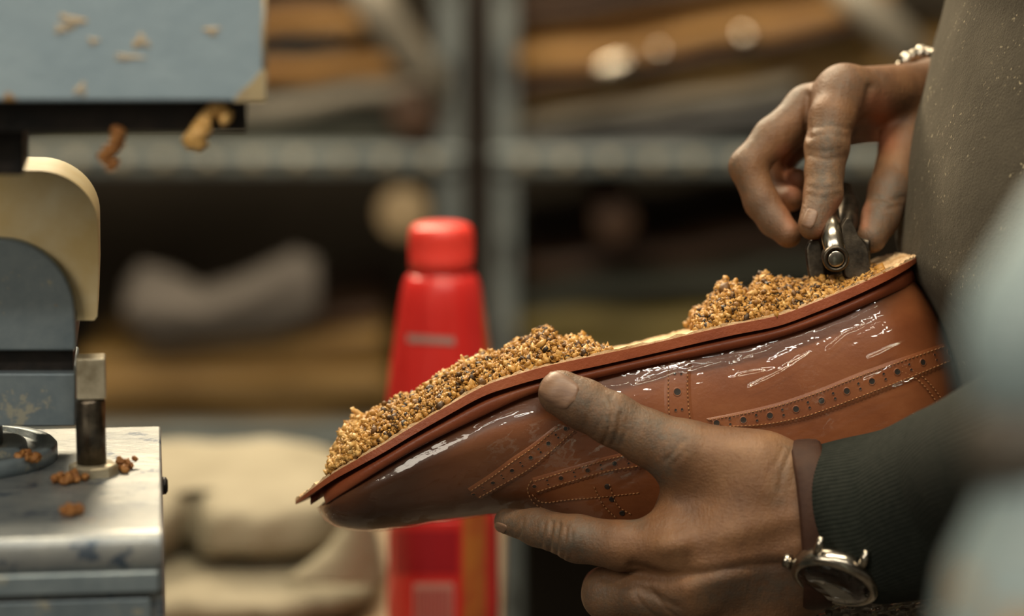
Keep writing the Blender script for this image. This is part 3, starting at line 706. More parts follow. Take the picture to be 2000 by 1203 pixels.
E = np.array([(577,977),(590,967),(615,948),(652,921),(700,893),(751,864),(808,829),(866,795),(942,753),(1000,732),(1057,715),(1115,702),(1172,690),(1279,667),(1355,649),(1435,631),(1519,614),(1589,589),(1659,561),(1729,530),(1770,511),(1790,501),(1797,499)], float)
EW = np.array([1.5,14,24,33,41,46,50,53,54,54,52.5,50,47,42,40,39,38,38,38,35,26,14,2])
TH = np.array([8,10,13,16,18,19,20,21,22,23,24,24,24,23,23,23,23,23,22,20,16,12,8], float)
EE = catmull(np.column_stack([E, EW, TH]), 170)
def slab_rings(y0, y1, inset, tilt=True, rough=0):
    out = []
    for (x, y, W, th) in EE:
        W = max(W-inset, .6); kx = np.interp(x, [577,1000,1250,1450,1797], [-.06,-.028,-.012,.008,.085]) if tilt else 0
        a = y+(y0(x, th)); b = y+(y1(x, th)); ring = []
        Nc = L(x, a, DC-W); Nb = L(x, b, DC-W)
        U = np.linspace(-1, 1, 15)
        for u in U:
            q = Nc.copy(); q[2] = 1.3+(DC+u*W)/1000; q[1] += kx*(u+1)*W/1000*1.0+(rough*rng.normal() if rough else 0); ring.append(q)
        for u in U[::-1]:
            q = Nb.copy(); q[2] = 1.3+(DC+u*W)/1000; q[1] += kx*(u+1)*W/1000; ring.append(q)
        out.append(ring)
    return toW(np.array(out))
V, F = loft(slab_rings(lambda x, t: 2.5, lambda x, t: t, 0)); bevel(mk('welt', V, F, M['edge_leather'], shoe), .0006, 2, 50)
V, F = loft(slab_rings(lambda x, t: -2.0, lambda x, t: 3.5, .9, rough=.00035)); ins = mk('insole', V, F, M['insole'], shoe, smooth=False)
def rand_rings():
    out = []
    for k, (x, y, W, th) in enumerate(EE):
        if x < 606 or x > 1790: continue
        sx = np.interp(x, [606,640,700,800,1500,1740,1790], [.15,.62,.90,.955,.96,.95,.3]); base = np.interp(x, SS[:,0], SS[:,1]); W = np.interp(x, SS[:,0], SS[:,4]) if x > 622 else 2
        yj = base+3 if x > 632 else y+th+18
        y0 = y+th-3; ym = y0+(yj-y0)*.35; W0 = max(W*.93-1, 1); W1 = max(W+1.6, 1.6); W2 = max(W+.4, 1.2); ring = []
        for (yy, ww) in ((y0, W0), (ym-4, W0+.2), (ym+1, W1-.5), (ym+6, W1), ((ym+yj)/2+2, W1), (yj-1, W2), (yj+2, W2-1.0)):
            q = L(x, yy, DC-W1); ring.append(np.array([q[0], q[1], 1.3+(DC-ww)/1000]))
        far = [np.array([q[0], q[1], 2*(1.3+DC/1000)-q[2]]) for q in reversed(ring)]; out.append(ring+far)
    return toW(np.array(out))
V, F = loft(rand_rings()); mk('rand', V, F, M['edge_leather'], shoe)

# brogue bands, stitching, perforations: laid on the surface of the upper
def resample(poly, step):
    p = catmull(poly, 40*len(poly)); d = np.r_[0, np.cumsum(np.hypot(*np.diff(p, axis=0).T))]; n = max(2, int(d[-1]/step))
    s = np.linspace(0, d[-1], n); return np.column_stack([np.interp(s, d, p[:,0]), np.interp(s, d, p[:,1])])
def stitches(mb, poly, off, mi, step=7.5, r=.00032):
    pts = resample(poly, step)
    for a, b in zip(pts[:-1], pts[1:]):
        q = a*.12+b*.88 if False else a+(b-a)*.66
        m_ = (a+q)/2; hs = [cast(bvu, *a), cast(bvu, *m_), cast(bvu, *q)]
        if any(h is None for h in hs): continue
        o3 = [.2, 1.0, .2]; V, F = tube([h[0]+h[1]*(off+r*k) for h, k in zip(hs, o3)], [r*.6, r, r*.6], 6); mb.add(V, F, mi)
def disc(mb, px, py, rp, off, mi):
    h = cast(bvu, px, py)
    if h is None: return
    c, n = h; u, v, _ = frame(n); r = rp/4572; k = 18
    V = [c+n*(off-.0001)]+[c+n*off+r*.82*(math.cos(t)*u+math.sin(t)*v) for t in np.linspace(0, 6.2832, k, endpoint=False)]+[c+n*(off+.00012)+r*(math.cos(t)*u+math.sin(t)*v) for t in np.linspace(0, 6.2832, k, endpoint=False)]+[c+n*(off-.0003)+r*1.15*(math.cos(t)*u+math.sin(t)*v) for t in np.linspace(0, 6.2832, k, endpoint=False)]
    F = [(0, 1+i, 1+(i+1) % k) for i in range(k)]; mb.add(V, F, mi)
    F2 = [(1+i, 1+k+i, 1+k+(i+1) % k, 1+(i+1) % k) for i in range(k)]+[(1+k+i, 1+2*k+i, 1+2*k+(i+1) % k, 1+k+(i+1) % k) for i in range(k)]; mb.add(V, F2, 0)
def band(name, upper_line, lower_line, big=14, small=4.5, pinked=True, spacing=46, bigs=True, label=None, lo_pink=True):
    a = resample(upper_line, 2); n = len(a); b0_ = catmull(lower_line, 600); d = np.r_[0, np.cumsum(np.hypot(*np.diff(b0_, axis=0).T))]; s = np.linspace(0, d[-1], n)
    b = np.column_stack([np.interp(s, d, b0_[:,0]), np.interp(s, d, b0_[:,1])]); mb = MB(); V = []; ok = True; m = 9
    rows_ = []
    for i in range(n):
        dirv = (b[i]-a[i]); ln = np.hypot(*dirv); dirv = dirv/ln; row = []
        ext = 3.4*abs(math.sin(i*2/9.0*math.pi)) if pinked else 0
        for j in range(m):
            t = j/(m-1); q = a[i]-dirv*3+(b[i]+dirv*(3+ext)-(a[i]-dirv*3))*t; h = cast(bvu, *q)
            if h is None: row = None; break
            e = .0006 if 0 < j < m-1 else -.0002
            row.append(h[0]+h[1]*e)
        if row: rows_.append(row)
    if len(rows_) > 2:
        Vv, Ff = loft(rows_, closed=False, cap0=False, cap1=False); mb.add(Vv, Ff, 0)
    stitches(mb, a+(b-a)*.12, .0006, 1); stitches(mb, a+(b-a)*.14+0*a, .0006, 1) if False else None
    stitches(mb, a+(b-a)*.88, .0006, 1)
    ctr_ = a+(b-a)*.48; cr = resample(ctr_, spacing); 
    for i in range(len(cr)-1):
        disc(mb, *cr[i], big*.56, .00075, 2)
        mid_ = (cr[i]+cr[i+1])/2; dv = cr[i+1]-cr[i]; dv = dv/np.hypot(*dv); nv = np.array([-dv[1], dv[0]])
        for sgn in (-1, 1): disc(mb, *(mid_+nv*sgn*big*.42), small*.6, .00075, 2)
    disc(mb, *cr[-1], big/2, .00075, 2)
    return mb.build(name, [M['leather'], M['thread'], M['hole']], shoe)
# the long band along the quarter, from under the thumb to the heel
band('brogue_band', [(1380,818),(1440,806),(1520,787),(1600,760),(1680,728),(1760,700),(1843,672)], [(1420,835),(1500,832),(1580,816),(1660,788),(1740,757),(1800,733),(1858,708)], 13, 5)
band('brogue_band', [(1301,700),(1299,740),(1299,790),(1303,835)], [(1352,692),(1348,740),(1350,790),(1356,835)], 15, 5, pinked=False, spacing=42)
band('brogue_band', [(1085,832),(1040,868),(1000,895),(960,925),(915,955)], [(1125,842),(1080,882),(1040,915),(990,943),(935,972)], 9, 4, spacing=34)
band('brogue_band', [(1245,880),(1190,892),(1120,912),(1040,935)], [(1262,912),(1190,922),(1120,940),(1048,962)], 10, 4, spacing=38)
for ln_ in ([(1040,965),(1060,980),(1110,975),(1175,970),(1250,962)], [(1160,950),(1178,985),(1205,1012)], [(1190,945),(1205,985),(1235,1005)], [(1760,715),(1800,735),(1835,775),(1850,815)], [(1752,722),(1792,742),(1826,782),(1842,820)], [(1038,938),(1030,955),(1042,980),(1062,992)]):
    mb = MB(); stitches(mb, ln_, .0002, 0, 7, .0003)
    if mb.n: mb.build('stitching', M['thread'], shoe)
for p in [(1186,950),(1195,975),(1215,1002)]:
    mb = MB(); disc(mb, *p, 5, .0003, 0); mb.build('perforation', M['hole'], shoe)
# the wooden last showing at the top-line
V, F = loft([toW(np.array([[*(rings_l[i][j][:2]), rings_l[i][j][2]] for j in range(NT-2, NT+4)])) for i in range(62, 148)], closed=True)
mk('shoe_last', V+np.array([0,0,-.004]), F, M['leather'], shoe)

# ------------------------------------------------------------------ cork heaps
def cork(name, label, outline, x0, x1, n, seed, pale=None):
    rg = np.random.default_rng(seed); import bmesh
    bm = bmesh.new(); bmesh.ops.create_icosphere(bm, subdivisions=1, radius=1)
    IV = np.array([v.co[:] for v in bm.verts]); IF = np.array([[v.index for v in f.verts] for f in bm.faces]); bm.free()
    ox = np.array(outline, float)
    ub = np.linspace(-1, 1, 41); xb_ = np.linspace(x0, x1, 150)
    def surf(x, u):                      # x pixel, u across -1..1 -> camera space point
        W = np.interp(x, EE[:,0], EE[:,2])*.93; base = np.interp(x, EE[:,0], EE[:,1])-3
        top = np.interp(x, ox[:,0], ox[:,1]); H = np.maximum(base-top, 1)
        prof = np.clip(1-np.abs(u)**2.0, 0, 1)**.62
        q0 = np.stack([(x-1000)/FPX*(1.3+(DC-W)/1000), -(base-601.5)/FPX*(1.3+(DC-W)/1000)], -1)
        kx = np.interp(x, [577,1000,1250,1450,1797], [-.06,-.028,-.012,.008,.085])
        z = 1.3+(DC+u*W)/1000
        # height that the outline asks for at the middle of the heap
        ym = -(top-601.5)/FPX*(1.3+DC/1000); h = np.maximum(ym-(q0[..., 1]+kx*W/1000), .0006)
        y = q0[..., 1]+kx*(u+1)*W/1000+h*prof
        xx = (x-1000)/FPX*(1.3+DC/1000)*.5+q0[..., 0]*.5
        return np.stack([xx, y, z], -1), h*prof
    X, Uu = np.meshgrid(xb_, ub, indexing='ij'); S, hh = surf(X, Uu)
    S[..., 1] -= .0012; S[..., 1] += .0008*wob(S.reshape(-1,3), 900, 2).reshape(X.shape)
    V0, F0 = loft(S, closed=False, cap0=False, cap1=False)
    F0 = np.array([f for f in F0]); F0t = np.concatenate([F0[:, [0,1,2]], F0[:, [0,2,3]]])
    x = rg.uniform(x0, x1, n); u = np.clip(rg.uniform(-1.0, .75, n), -1, 1)
    C, h_ = surf(x, u); C[:, 1] -= rg.uniform(0, 1, n)**1.5*np.minimum(h_, .004)
    clump = wob(C, 420, 5)*.0016+wob(C, 1100, 11)*.0010; C[:, 1] += clump*np.clip(h_/.004, 0, 1); C[:, 2] -= np.abs(clump)*.6
    r = rg.gamma(4.0, .00018, n).clip(.00028, .0018)
    ns = len(IV); ang = rg.normal(size=(n, 3, 3)); Q, _ = np.linalg.qr(ang); sc_ = rg.uniform(.6, 1.35, (n, 1, 3)); jit = 1+rg.normal(size=(n, ns, 1))*.34
    G = np.einsum('ijk,ikl->ijl', IV[None]*sc_*jit, Q)*r[:, None, None]+C[:, None, :]
    tone = rg.beta(3.2, 2.2, n); dark = rg.random(n) < .17; tone[dark] = rg.uniform(0, .15, dark.sum())
    if pale is not None: 
        pf = np.clip((pale-x)/60, 0, 1)*(.55+.45*wob(C, 260, 7)); tone = np.clip(tone+(1-tone)*np.clip(pf, 0, .85), 0, 1)
    Fg = (IF[None]+(np.arange(n)*ns)[:, None, None]).reshape(-1, 3)
    V = toW(np.concatenate([V0.reshape(-1,3), G.reshape(-1,3)])); Fa = np.concatenate([F0t, Fg+len(V0)])
    at = np.concatenate([np.full(len(V0), .18), np.repeat(tone, ns)])
    o = mk(name, V, Fa, M['cork'], None, smooth=False, attrs={'tone': at}); return tag(o, label, 'cork paste', kind='stuff')
front_o = [(640,912),(650,880),(662,850),(670,832),(690,818),(712,815),(730,796),(760,795),(780,772),(797,778),(815,764),(835,752),(850,738),(875,725),(900,712),(930,702),(945,690),(975,692),(990,682),(1008,672),(1020,664),(1035,662),(1048,648),(1060,642),(1078,644),(1088,662),(1102,668),(1115,659),(1128,664),(1142,660),(1158,668),(1162,676),(1190,688)]
cork('cork_filling', 'crumbly golden cork paste heaped on the forepart of the shoe bottom', front_o, 641, 1190, 30000, 3, pale=760)
rear_o = [(1355,640),(1358,612),(1372,603),(1385,600),(1390,585),(1402,575),(1412,556),(1422,547),(1430,556),(1440,552),(1452,562),(1462,572),(1474,562),(1484,550),(1496,538),(1508,540),(1518,550),(1545,546),(1570,552),(1600,545),(1640,545),(1665,540),(1690,540),(1722,532)]
cork('cork_filling', 'crumbly golden cork paste heaped on the heel end under the tool', rear_o, 1356, 1718, 21000, 5)
# pale strands of paste
for lb, pts, rr in [('hooked pale glue strand sticking up near the toe end of the front cork heap', [(708,822),(704,812),(698,806),(690,802),(684,802)], [.0016,.0013,.0012,.0013,.0008]),
                ('thin upright glue spike in the middle of the front cork heap', [(905,710),(903,700),(901,693)], [.0018,.0011,.0004]),
                ('pale translucent glue lump at the toe end of the front cork heap', [(648,905),(660,885),(668,865),(672,845)], [.002,.003,.0032,.002]),
                ('pale glue smear lying along the top of the front cork heap', [(800,775),(860,742),(890,722),(930,705),(985,690)], [.001,.0018,.0022,.0024,.001])]:
    V, F = tube([P(*p, DC-8) for p in catmull(pts, 24)], np.interp(np.linspace(0, 1, 24), np.linspace(0, 1, len(rr)), rr), 12); V = V+.0006*np.stack([wob(V, 900, k) for k in range(3)], -1)
    tag(mk('glue_strand', V, F, M['paste']), lb, 'glue')

# ------------------------------------------------------------------ filling tool
tool = empty('filling_tool', P(1635, 540, 30), 'steel filling tool with a round bolt end pressed on the heel cork', 'tool')
e0 = P(1633, 506, 16); e1 = P(1621, 440, 36); ax_ = (e1-e0)/np.linalg.norm(e1-e0); r0 = 23.5/4572
far_ = P(1640, 400, 120)
V, F = tube([e0+ax_*.004, e1, P(1619, 415, 46)], [r0*.88, r0*.92, r0*.92], 32); mk('handle_rod', V, F, M['steel'], tool)
axe = (e0-e1)*1.0; axe = axe/np.linalg.norm(axe); axe = axe*.35-FWD*.9; axe /= np.linalg.norm(axe)
V, F = lathe(e0-axe*.010, axe, [(0,.003),(0,r0*1.05),(.006,r0*1.12),(.0092,r0*1.14),(.0102,r0*1.02),(.0102,r0*.82),(.0094,r0*.80),(.0094,.0001)], 48); mk('end_collar', V, F, M['dark_steel'], tool)
V, F = lathe(e0-axe*.0012, axe, [(0,.0001),(0,r0*.72),(.0012,r0*.70),(.0015,r0*.62),(.0015,.0001)], 40); mk('end_pin', V, F, M['steel'], tool)
# the two curved cheeks and the blade
def cheek(pl, z0, z1, th, nm, mat):
    a = [L(px, py, 0) for px, py in pl]; pts0 = np.array([P(px, py, z0+(z1-z0)*k/(len(pl)-1)) for k, (px, py) in enumerate(pl)])
    V, F = prism(pts0, FWD*th); return bevel(mk(nm, V, F, M[mat], tool, smooth=False), .0008, 3)
def rnd(pl): return [tuple(q) for q in catmull(pl+[pl[0]], 6*len(pl)+1)[:-1]]
def cheek(pl, z, th, nm, mat):
    V, F = prism([P(*q, z) for q in rnd(pl)], FWD*th); return bevel(mk(nm, V, F, M[mat], tool, smooth=False), .0012, 4)
cheek([(1574,486),(1580,472),(1596,466),(1606,480),(1612,540),(1600,550),(1584,548),(1577,520)], 36, .004, 'left_cheek', 'dark_steel')
cheek([(1644,440),(1656,425),(1668,440),(1678,462),(1692,480),(1698,505),(1700,532),(1680,545),(1652,540),(1648,500)], 27, .010, 'right_cheek', 'dark_steel')
rows_ = []
for i in range(14):
    t = i/13; rows_.append([P(1580+120*j/11, 470+72*t-14*math.sin(math.pi*j/11)*(1-t), 38+10*math.sin(math.pi*j/11)) for j in range(12)])
V, F = loft(rows_, closed=False, cap0=False, cap1=False); o = mk('blade', V, F, M['dark_steel'], tool); sd = o.modifiers.new('s', 'SOLIDIFY'); sd.thickness = .0015
V, F = tube([P(*p) for p in [(1640,480,44),(1652,440,54),(1658,405,66),(1650,370,80)]], [.0050,.0056,.0052,.004], 20); mk('grip', V, F, M['dark_steel'], tool)

# ------------------------------------------------------------------ person: skin surface from a distance field
def smin(a, b, k):
    h = np.clip(.5+.5*(b-a)/k, 0, 1); return b+(a-b)*h-k*h*(1-h)
def cone(Pt, a, b, r1, r2):
    ab = b-a; t = np.clip(((Pt-a)@ab)/(ab@ab+1e-12), 0, 1); return np.linalg.norm(Pt-a-t[..., None]*ab, axis=-1)-(r1+(r2-r1)*t)
def surface_nets(f, mn, mx, h):
    ax3 = [np.arange(mn[i], mx[i]+h, h) for i in range(3)]; nx, ny, nz = map(len, ax3)
    D = np.empty((nx, ny, nz), np.float32)
    for i in range(nx):
        G = np.stack(np.meshgrid([ax3[0][i]], ax3[1], ax3[2], indexing='ij'), -1)[0]; D[i] = f(G)
    s = D < 0; c = np.zeros((nx-1, ny-1, nz-1), int)
    for a in (0,1):
        for b in (0,1):
            for g in (0,1): c += s[a:nx-1+a, b:ny-1+b, g:nz-1+g]
    act = (c > 0) & (c < 8); idx = -np.ones(act.shape, int); I = np.argwhere(act); idx[act] = np.arange(len(I))
    acc = np.zeros((len(I), 3)); cnt = np.zeros(len(I))
    corners = [(a,b,g) for a in (0,1) for b in (0,1) for g in (0,1)]
    for c0 in corners:
        for k in range(3):
            if c0[k] == 0:
                c1 = list(c0); c1[k] = 1
                d0 = D[I[:,0]+c0[0], I[:,1]+c0[1], I[:,2]+c0[2]]; d1 = D[I[:,0]+c1[0], I[:,1]+c1[1], I[:,2]+c1[2]]
                m = (d0 < 0) != (d1 < 0); t = np.where(m, d0/(d0-d1+1e-20), 0)
                p = np.tile(np.array(c0, float), (len(I), 1)); p[:, k] += t; acc[m] += p[m]; cnt[m] += 1
    V = (I+acc/cnt[:, None])*h+np.array(mn); F = []
    for k in range(3):
        a, b = [(1,2),(2,0),(0,1)][k]
        sl0 = [slice(None)]*3; sl1 = [slice(None)]*3; sl0[k] = slice(0, -1); sl1[k] = slice(1, None)
        e = s[tuple(sl0)] != s[tuple(sl1)]; flip = s[tuple(sl0)]
        J = np.argwhere(e); 
        sh = np.array(act.shape); ok = (J[:, a] > 0) & (J[:, b] > 0) & (J[:, a] < sh[a]) & (J[:, b] < sh[b]); J = J[ok]
        fl = flip[tuple(J.T)]
        ea = np.zeros(3, int); ea[a] = 1; eb = np.zeros(3, int); eb[b] = 1
        q = [idx[tuple((J-ea*i-eb*j).T)] for i, j in ((0,0),(1,0),(1,1),(0,1))]
        Q = np.stack(q, 1); Q[~fl] = Q[~fl][:, ::-1]; F.append(Q)
    F = np.concatenate(F); F = F[(F >= 0).all(1)]; return V, F
def K(px, py, mm, rpx): return (L(px, py, mm), rpx/4572)
def chainf(Pt, ch, k=.004):
    d = None
    for (a, r1), (b, r2) in zip(ch[:-1], ch[1:]):
        q = cone(Pt, a, b, r1, r2); d = q if d is None else smin(d, q, k)
    return d
def hand_field(palm, fingers, kp=.009, kf=.0012):
    def f(Pt):
        d = None
        for ch in palm:
            q = chainf(Pt, ch, .006); d = q if d is None else smin(d, q, .010)
        fd = None
        for ch in fingers:
            q = chainf(Pt, ch, .003); fd = q if fd is None else smin(fd, q, kf)
        return smin(d, fd, kp)
    return f
# left hand (the one gripping the shoe)
palmA = [[K(1605,970,-20,84), K(1605,1078,-20,84)], [K(1760,1000,-40,84), K(1605,1020,-20,88)], [K(1600,975,-20,80), K(1480,925,-20,70)],
         [K(1590,990,-22,80), K(1320,1062,-22,56)], [K(1590,1040,-22,80), K(1345,1150,-20,58)], [K(1590,1080,-18,80), K(1375,1235,-10,56)], [K(1590,1100,-14,70), K(1415,1310,2,50)],
         [K(1400,930,-16,58), K(1335,1000,-12,56)], [K(1480,960,-24,70), K(1400,1100,-24,70)]]
fingA = [[K(1490,922,-20,74), K(1335,888,-16,67), K(1265,855,-15,53), K(1195,818,-15,50), K(1140,790,-13,48), K(1096,768,-12,45)],
         [K(1310,1066,-22,54), K(1215,1066,-18,47), K(1128,1052,-10,45), K(1050,1030,6,36), K(990,1018,16,26)],
         [K(1345,1150,-20,56), K(1262,1160,-14,50), K(1190,1160,-2,52), K(1182,1150,30,43), K(1205,1135,56,36)],
         [K(1375,1235,-10,52), K(1215,1245,4,48), K(1210,1238,40,42), K(1240,1210,66,35)],
         [K(1415,1310,2,46), K(1275,1325,14,42), K(1270,1310,46,36), K(1300,1285,66,30)]]
# right hand (holding the tool)
palmB = [[K(1850,165,112,56), K(1850,215,112,56)], [K(2150,250,170,70), K(1850,190,112,60)], [K(1840,175,110,56), K(1648,182,66,54)], [K(1840,185,112,56), K(1580,212,78,46)],
         [K(1840,200,118,54), K(1552,238,98,42)], [K(1840,215,124,50), K(1570,262,120,38)], [K(1840,215,108,50), K(1790,245,98,54)], [K(1790,235,110,50), K(1720,225,108,46)]]
fingB = [[K(1648,182,66,55), K(1625,230,56,46), K(1615,288,50,44), K(1610,335,46,38), K(1608,378,42,38), K(1587,440,34,30)],
         [K(1578,214,76,46), K(1510,268,70,40), K(1460,325,66,37), K(1488,395,62,35), K(1512,430,58,32), K(1540,458,50,28)],
         [K(1552,240,98,40), K(1492,318,100,36), K(1512,385,94,33), K(1545,388,80,27)],
         [K(1570,262,118,36), K(1515,320,116,33), K(1535,372,108,29), K(1556,350,94,25)],
         [K(1800,235,104,58), K(1768,290,88,54), K(1738,375,68,44), K(1720,425,58,38), K(1702,465,50,31)]]
VA, FA = surface_nets(hand_field(palmA, fingA), L(945,1420,-20)+[-.0,-.0,-.06], [L(1800,700,0)[0], L(1800,690,0)[1], 1.395], .00095)
VB, FB = surface_nets(hand_field(palmB, fingB, kp=.006), [L(1400,500,60)[0], L(1400,520,60)[1], 1.3], [L(1960,60,100)[0], L(1960,40,100)[1], 1.46], .0011)
def smooth_mesh(V, F, it=2, lam=.5):
    e = np.concatenate([F[:, [0,1]], F[:, [1,2]], F[:, [2,3]], F[:, [3,0]]]); e = np.concatenate([e, e[:, ::-1]])
    for _ in range(it):
        acc = np.zeros_like(V); np.add.at(acc, e[:,0], V[e[:,1]]); c = np.bincount(e[:,0], minlength=len(V))[:, None]; V = V+lam*(acc/np.maximum(c,1)-V)
    return V
def vnormals(V, F):
    n = np.cross(V[F[:,2]]-V[F[:,0]], V[F[:,3]]-V[F[:,1]]); N = np.zeros_like(V)
    for k in range(4): np.add.at(N, F[:,k], n)
    return N/(np.linalg.norm(N, axis=1, keepdims=True)+1e-12)
def lpx(V): return np.stack([1000+FPX*V[:,0]/V[:,2], 601.5-FPX*V[:,1]/V[:,2]], -1)
def pdist(q, poly):
    d = np.full(len(q), 1e9)
    for a, b in zip(poly[:-1], poly[1:]):
        a = np.array(a, float); b = np.array(b, float); ab = b-a; t = np.clip(((q-a)@ab)/(ab@ab), 0, 1); d = np.minimum(d, np.linalg.norm(q-a-t[:, None]*ab, axis=1))
    return d
def carve(V, F, marks, sgn=-1):
    N_ = vnormals(V, F); q = lpx(V); front = np.clip(-N_[:,2]*1.6+.2, 0, 1); D_ = np.zeros(len(V)); 
    for poly, wpx, dep in marks: D_ += dep*np.exp(-(pdist(q, poly)/wpx)**2)*front
    return V+N_*(D_*sgn/1000)[:, None]
VA = smooth_mesh(VA, FA); VB = smooth_mesh(VB, FB)
nrm_ok = (vnormals(VA, FA)*(VA-VA.mean(0))).sum() > 0
if not nrm_ok: FA = FA[:, ::-1].copy(); FB = FB[:, ::-1].copy()
# creases and ridges (pixel line, width px, depth mm)
cre = [([(1176,870),(1190,835),(1198,800),(1192,775)],3.2,1.0), ([(1196,868),(1208,838),(1212,808)],3.2,.9), ([(1160,850),(1172,820),(1178,790)],3,.5), ([(1212,868),(1222,842),(1224,820)],3,.5),
       ([(1140,838),(1150,808),(1150,785)],3,.3), ([(1300,900),(1320,880),(1335,860)],5,.6), ([(1318,905),(1338,882)],4,.4),
       ([(1075,1090),(1072,1060),(1078,1020)],3.5,.9), ([(1088,1092),(1086,1060),(1092,1022)],3.5,.8), ([(1100,1092),(1104,1060),(1106,1030)],3,.6), ([(1112,1096),(1118,1062),(1118,1035)],3,.5),
       ([(1058,1075),(1058,1050),(1064,1020)],3,.5), ([(1012,1050),(1018,1035),(1022,1015)],3,.4), ([(1270,1150),(1300,1190),(1320,1203)],4,.5), ([(1240,1160),(1262,1190),(1280,1203)],4,.5),
       ([(1545,880),(1528,920),(1522,960)],4,.5), ([(1530,875),(1512,910)],4,.4), ([(1555,900),(1546,950)],3,.4),
       ([(1235,1108),(1300,1128),(1380,1120),(1460,1105),(1530,1100)],12,1.6), ([(1180,1130),(1250,1150),(1320,1185)],9,.9)]
rid = [([(1560,1010),(1440,1040),(1330,1062)],26,1.3), ([(1330,1062),(1300,1066)],24,1.8), ([(1560,1070),(1440,1110),(1350,1150)],24,1.2), ([(1200,805),(1190,840)],12,.5), ([(1350,870),(1330,880)],30,1.2), ([(1128,1045),(1125,1060)],16,.8), ([(1480,880),(1400,880)],30,1.0)]
VA = carve(VA, FA, cre); VA = carve(VA, FA, rid, 1)
creB = [([(1580,268),(1620,262),(1655,268)],4,.35), ([(1574,290),(1600,297),(1640,292)],4.5,.35), ([(1580,303),(1615,312),(1650,304)],4,.45), ([(1575,250),(1620,246),(1668,252)],4,.4), ([(1580,365),(1612,370),(1640,362)],4,.35), ([(1580,380),(1610,388),(1640,378)],4,.3),
        ([(1576,185),(1574,230),(1576,265)],7,1.6), ([(1700,170),(1690,215),(1672,262)],8,1.4), ([(1712,385),(1740,392),(1765,385)],4,.6), ([(1710,400),(1735,408),(1758,400)],4,.5)]
VB = carve(VB, FB, creB); VB = carve(VB, FB, [([(1618,265),(1618,290)],18,.7), ([(1650,150),(1640,170)],26,1.3)], 1)
def grime_of(V, marks, base):
    q = lpx(V); g = np.full(len(V), base)
    for poly, wpx, a in marks: g = np.maximum(g, a*np.exp(-(pdist(q, poly)/wpx)**2))
    return g
gA = grime_of(VA, [([(1070,745),(1300,850)],70,.85), ([(960,1020),(1130,1060)],60,.9), ([(1180,820),(1205,850)],34,1.0), ([(1075,1060),(1120,1065)],32,1.0), ([(1265,930),(1300,920)],30,.9), ([(1262,960),(1240,1015)],22,.9), ([(1300,900),(1330,860)],18,.8), ([(1150,1160),(1300,1200)],60,.7), ([(1540,880),(1520,970)],26,.5), ([(1400,1160),(1540,1140)],50,.8)], .12)
gB = grime_of(VB, [([(1618,250),(1608,440)],40,.95), ([(1430,320),(1480,240),(1560,170)],30,.8), ([(1745,372),(1700,465)],50,.95), ([(1440,340),(1500,450)],26,.7), ([(1640,150),(1700,180)],50,.6), ([(1820,300),(1740,420)],36,.6)], .15)
pB = grime_of(VB, [([(1535,300),(1548,370)],18,.9), ([(1715,210),(1725,270)],26,.9), ([(1640,400),(1620,440)],14,.6), ([(1545,440),(1520,330)],12,.35), ([(1690,400),(1688,440)],10,.5), ([(1600,455),(1620,440)],10,.5)], 0); pA = np.zeros(len(VA))
# nails, laid on the same surface
def bv_local(V, F): Wv = toW(V); return BVHTree.FromPolygons([Vector(v) for v in Wv], [tuple(int(i) for i in f) for f in F])
def nail(bv, c, a, la, lb, off=.0007, n=16, flat=1.0):
    """c centre px, a axis angle (deg) pointing to the tip, la half length, lb half width"""
    ca, sa = math.cos(math.radians(a)), math.sin(math.radians(a)); V = []; 
    for i in range(n):
        for j in range(n):
            u = -1+2*i/(n-1); v = -1+2*j/(n-1); k = (max(0, 1-abs(u)**3.2))**(1/3.2)*.999
            x = ca*u*la-sa*v*k*lb; y = sa*u*la+ca*v*k*lb; q = 1.0; h = cast(bv, c[0]+x, c[1]+y)
            while h is None and q > .1: q -= .04; h = cast(bv, c[0]+x*q, c[1]+y*q)
            if h is None: return None
            edge = max(abs(u), abs(v)); lift = off*(1-.9*max(0, edge-.82)/.18) if edge > .82 else off
            V.append(h[0]+h[1]*lift)
    F = np.array([(i*n+j, i*n+j+1, (i+1)*n+j+1, (i+1)*n+j) for i in range(n-1) for j in range(n-1)]); return np.array(V), F
bA = bv_local(VA, FA); bB = bv_local(VB, FB)
VbV = [toW(VA), toW(VB)]; VbF = [FA, FB+len(VA)]; idx_m = [np.zeros(len(FA), int), np.zeros(len(FB), int)]; gr = [gA, gB]; pk = [pA, pB]; nv = len(VA)+len(VB)
for nl in (nail(bA, (1092,762), 213, 37, 31), nail(bA, (977,1030), 200, 13, 9, .0004), nail(bB, (1582,427), 112, 20, 13, .0006)):
    if nl is None: continue
    V, F = nl; VbV.append(V); VbF.append(F+nv); idx_m.append(np.ones(len(F), int)); gr.append(np.zeros(len(V))); pk.append(np.zeros(len(V))); nv += len(V)
per = empty('person', np.array([.36, 1.36, 0]), 'person in grey-brown suede apron and dark green jumper gripping the shoe and tool', 'person')
body = mk('body', np.concatenate(VbV), np.concatenate(VbF), [M['skin'], M['nail']], per, attrs={'grime': np.concatenate(gr), 'pink': np.concatenate(pk)}, mats_idx=np.concatenate(idx_m))

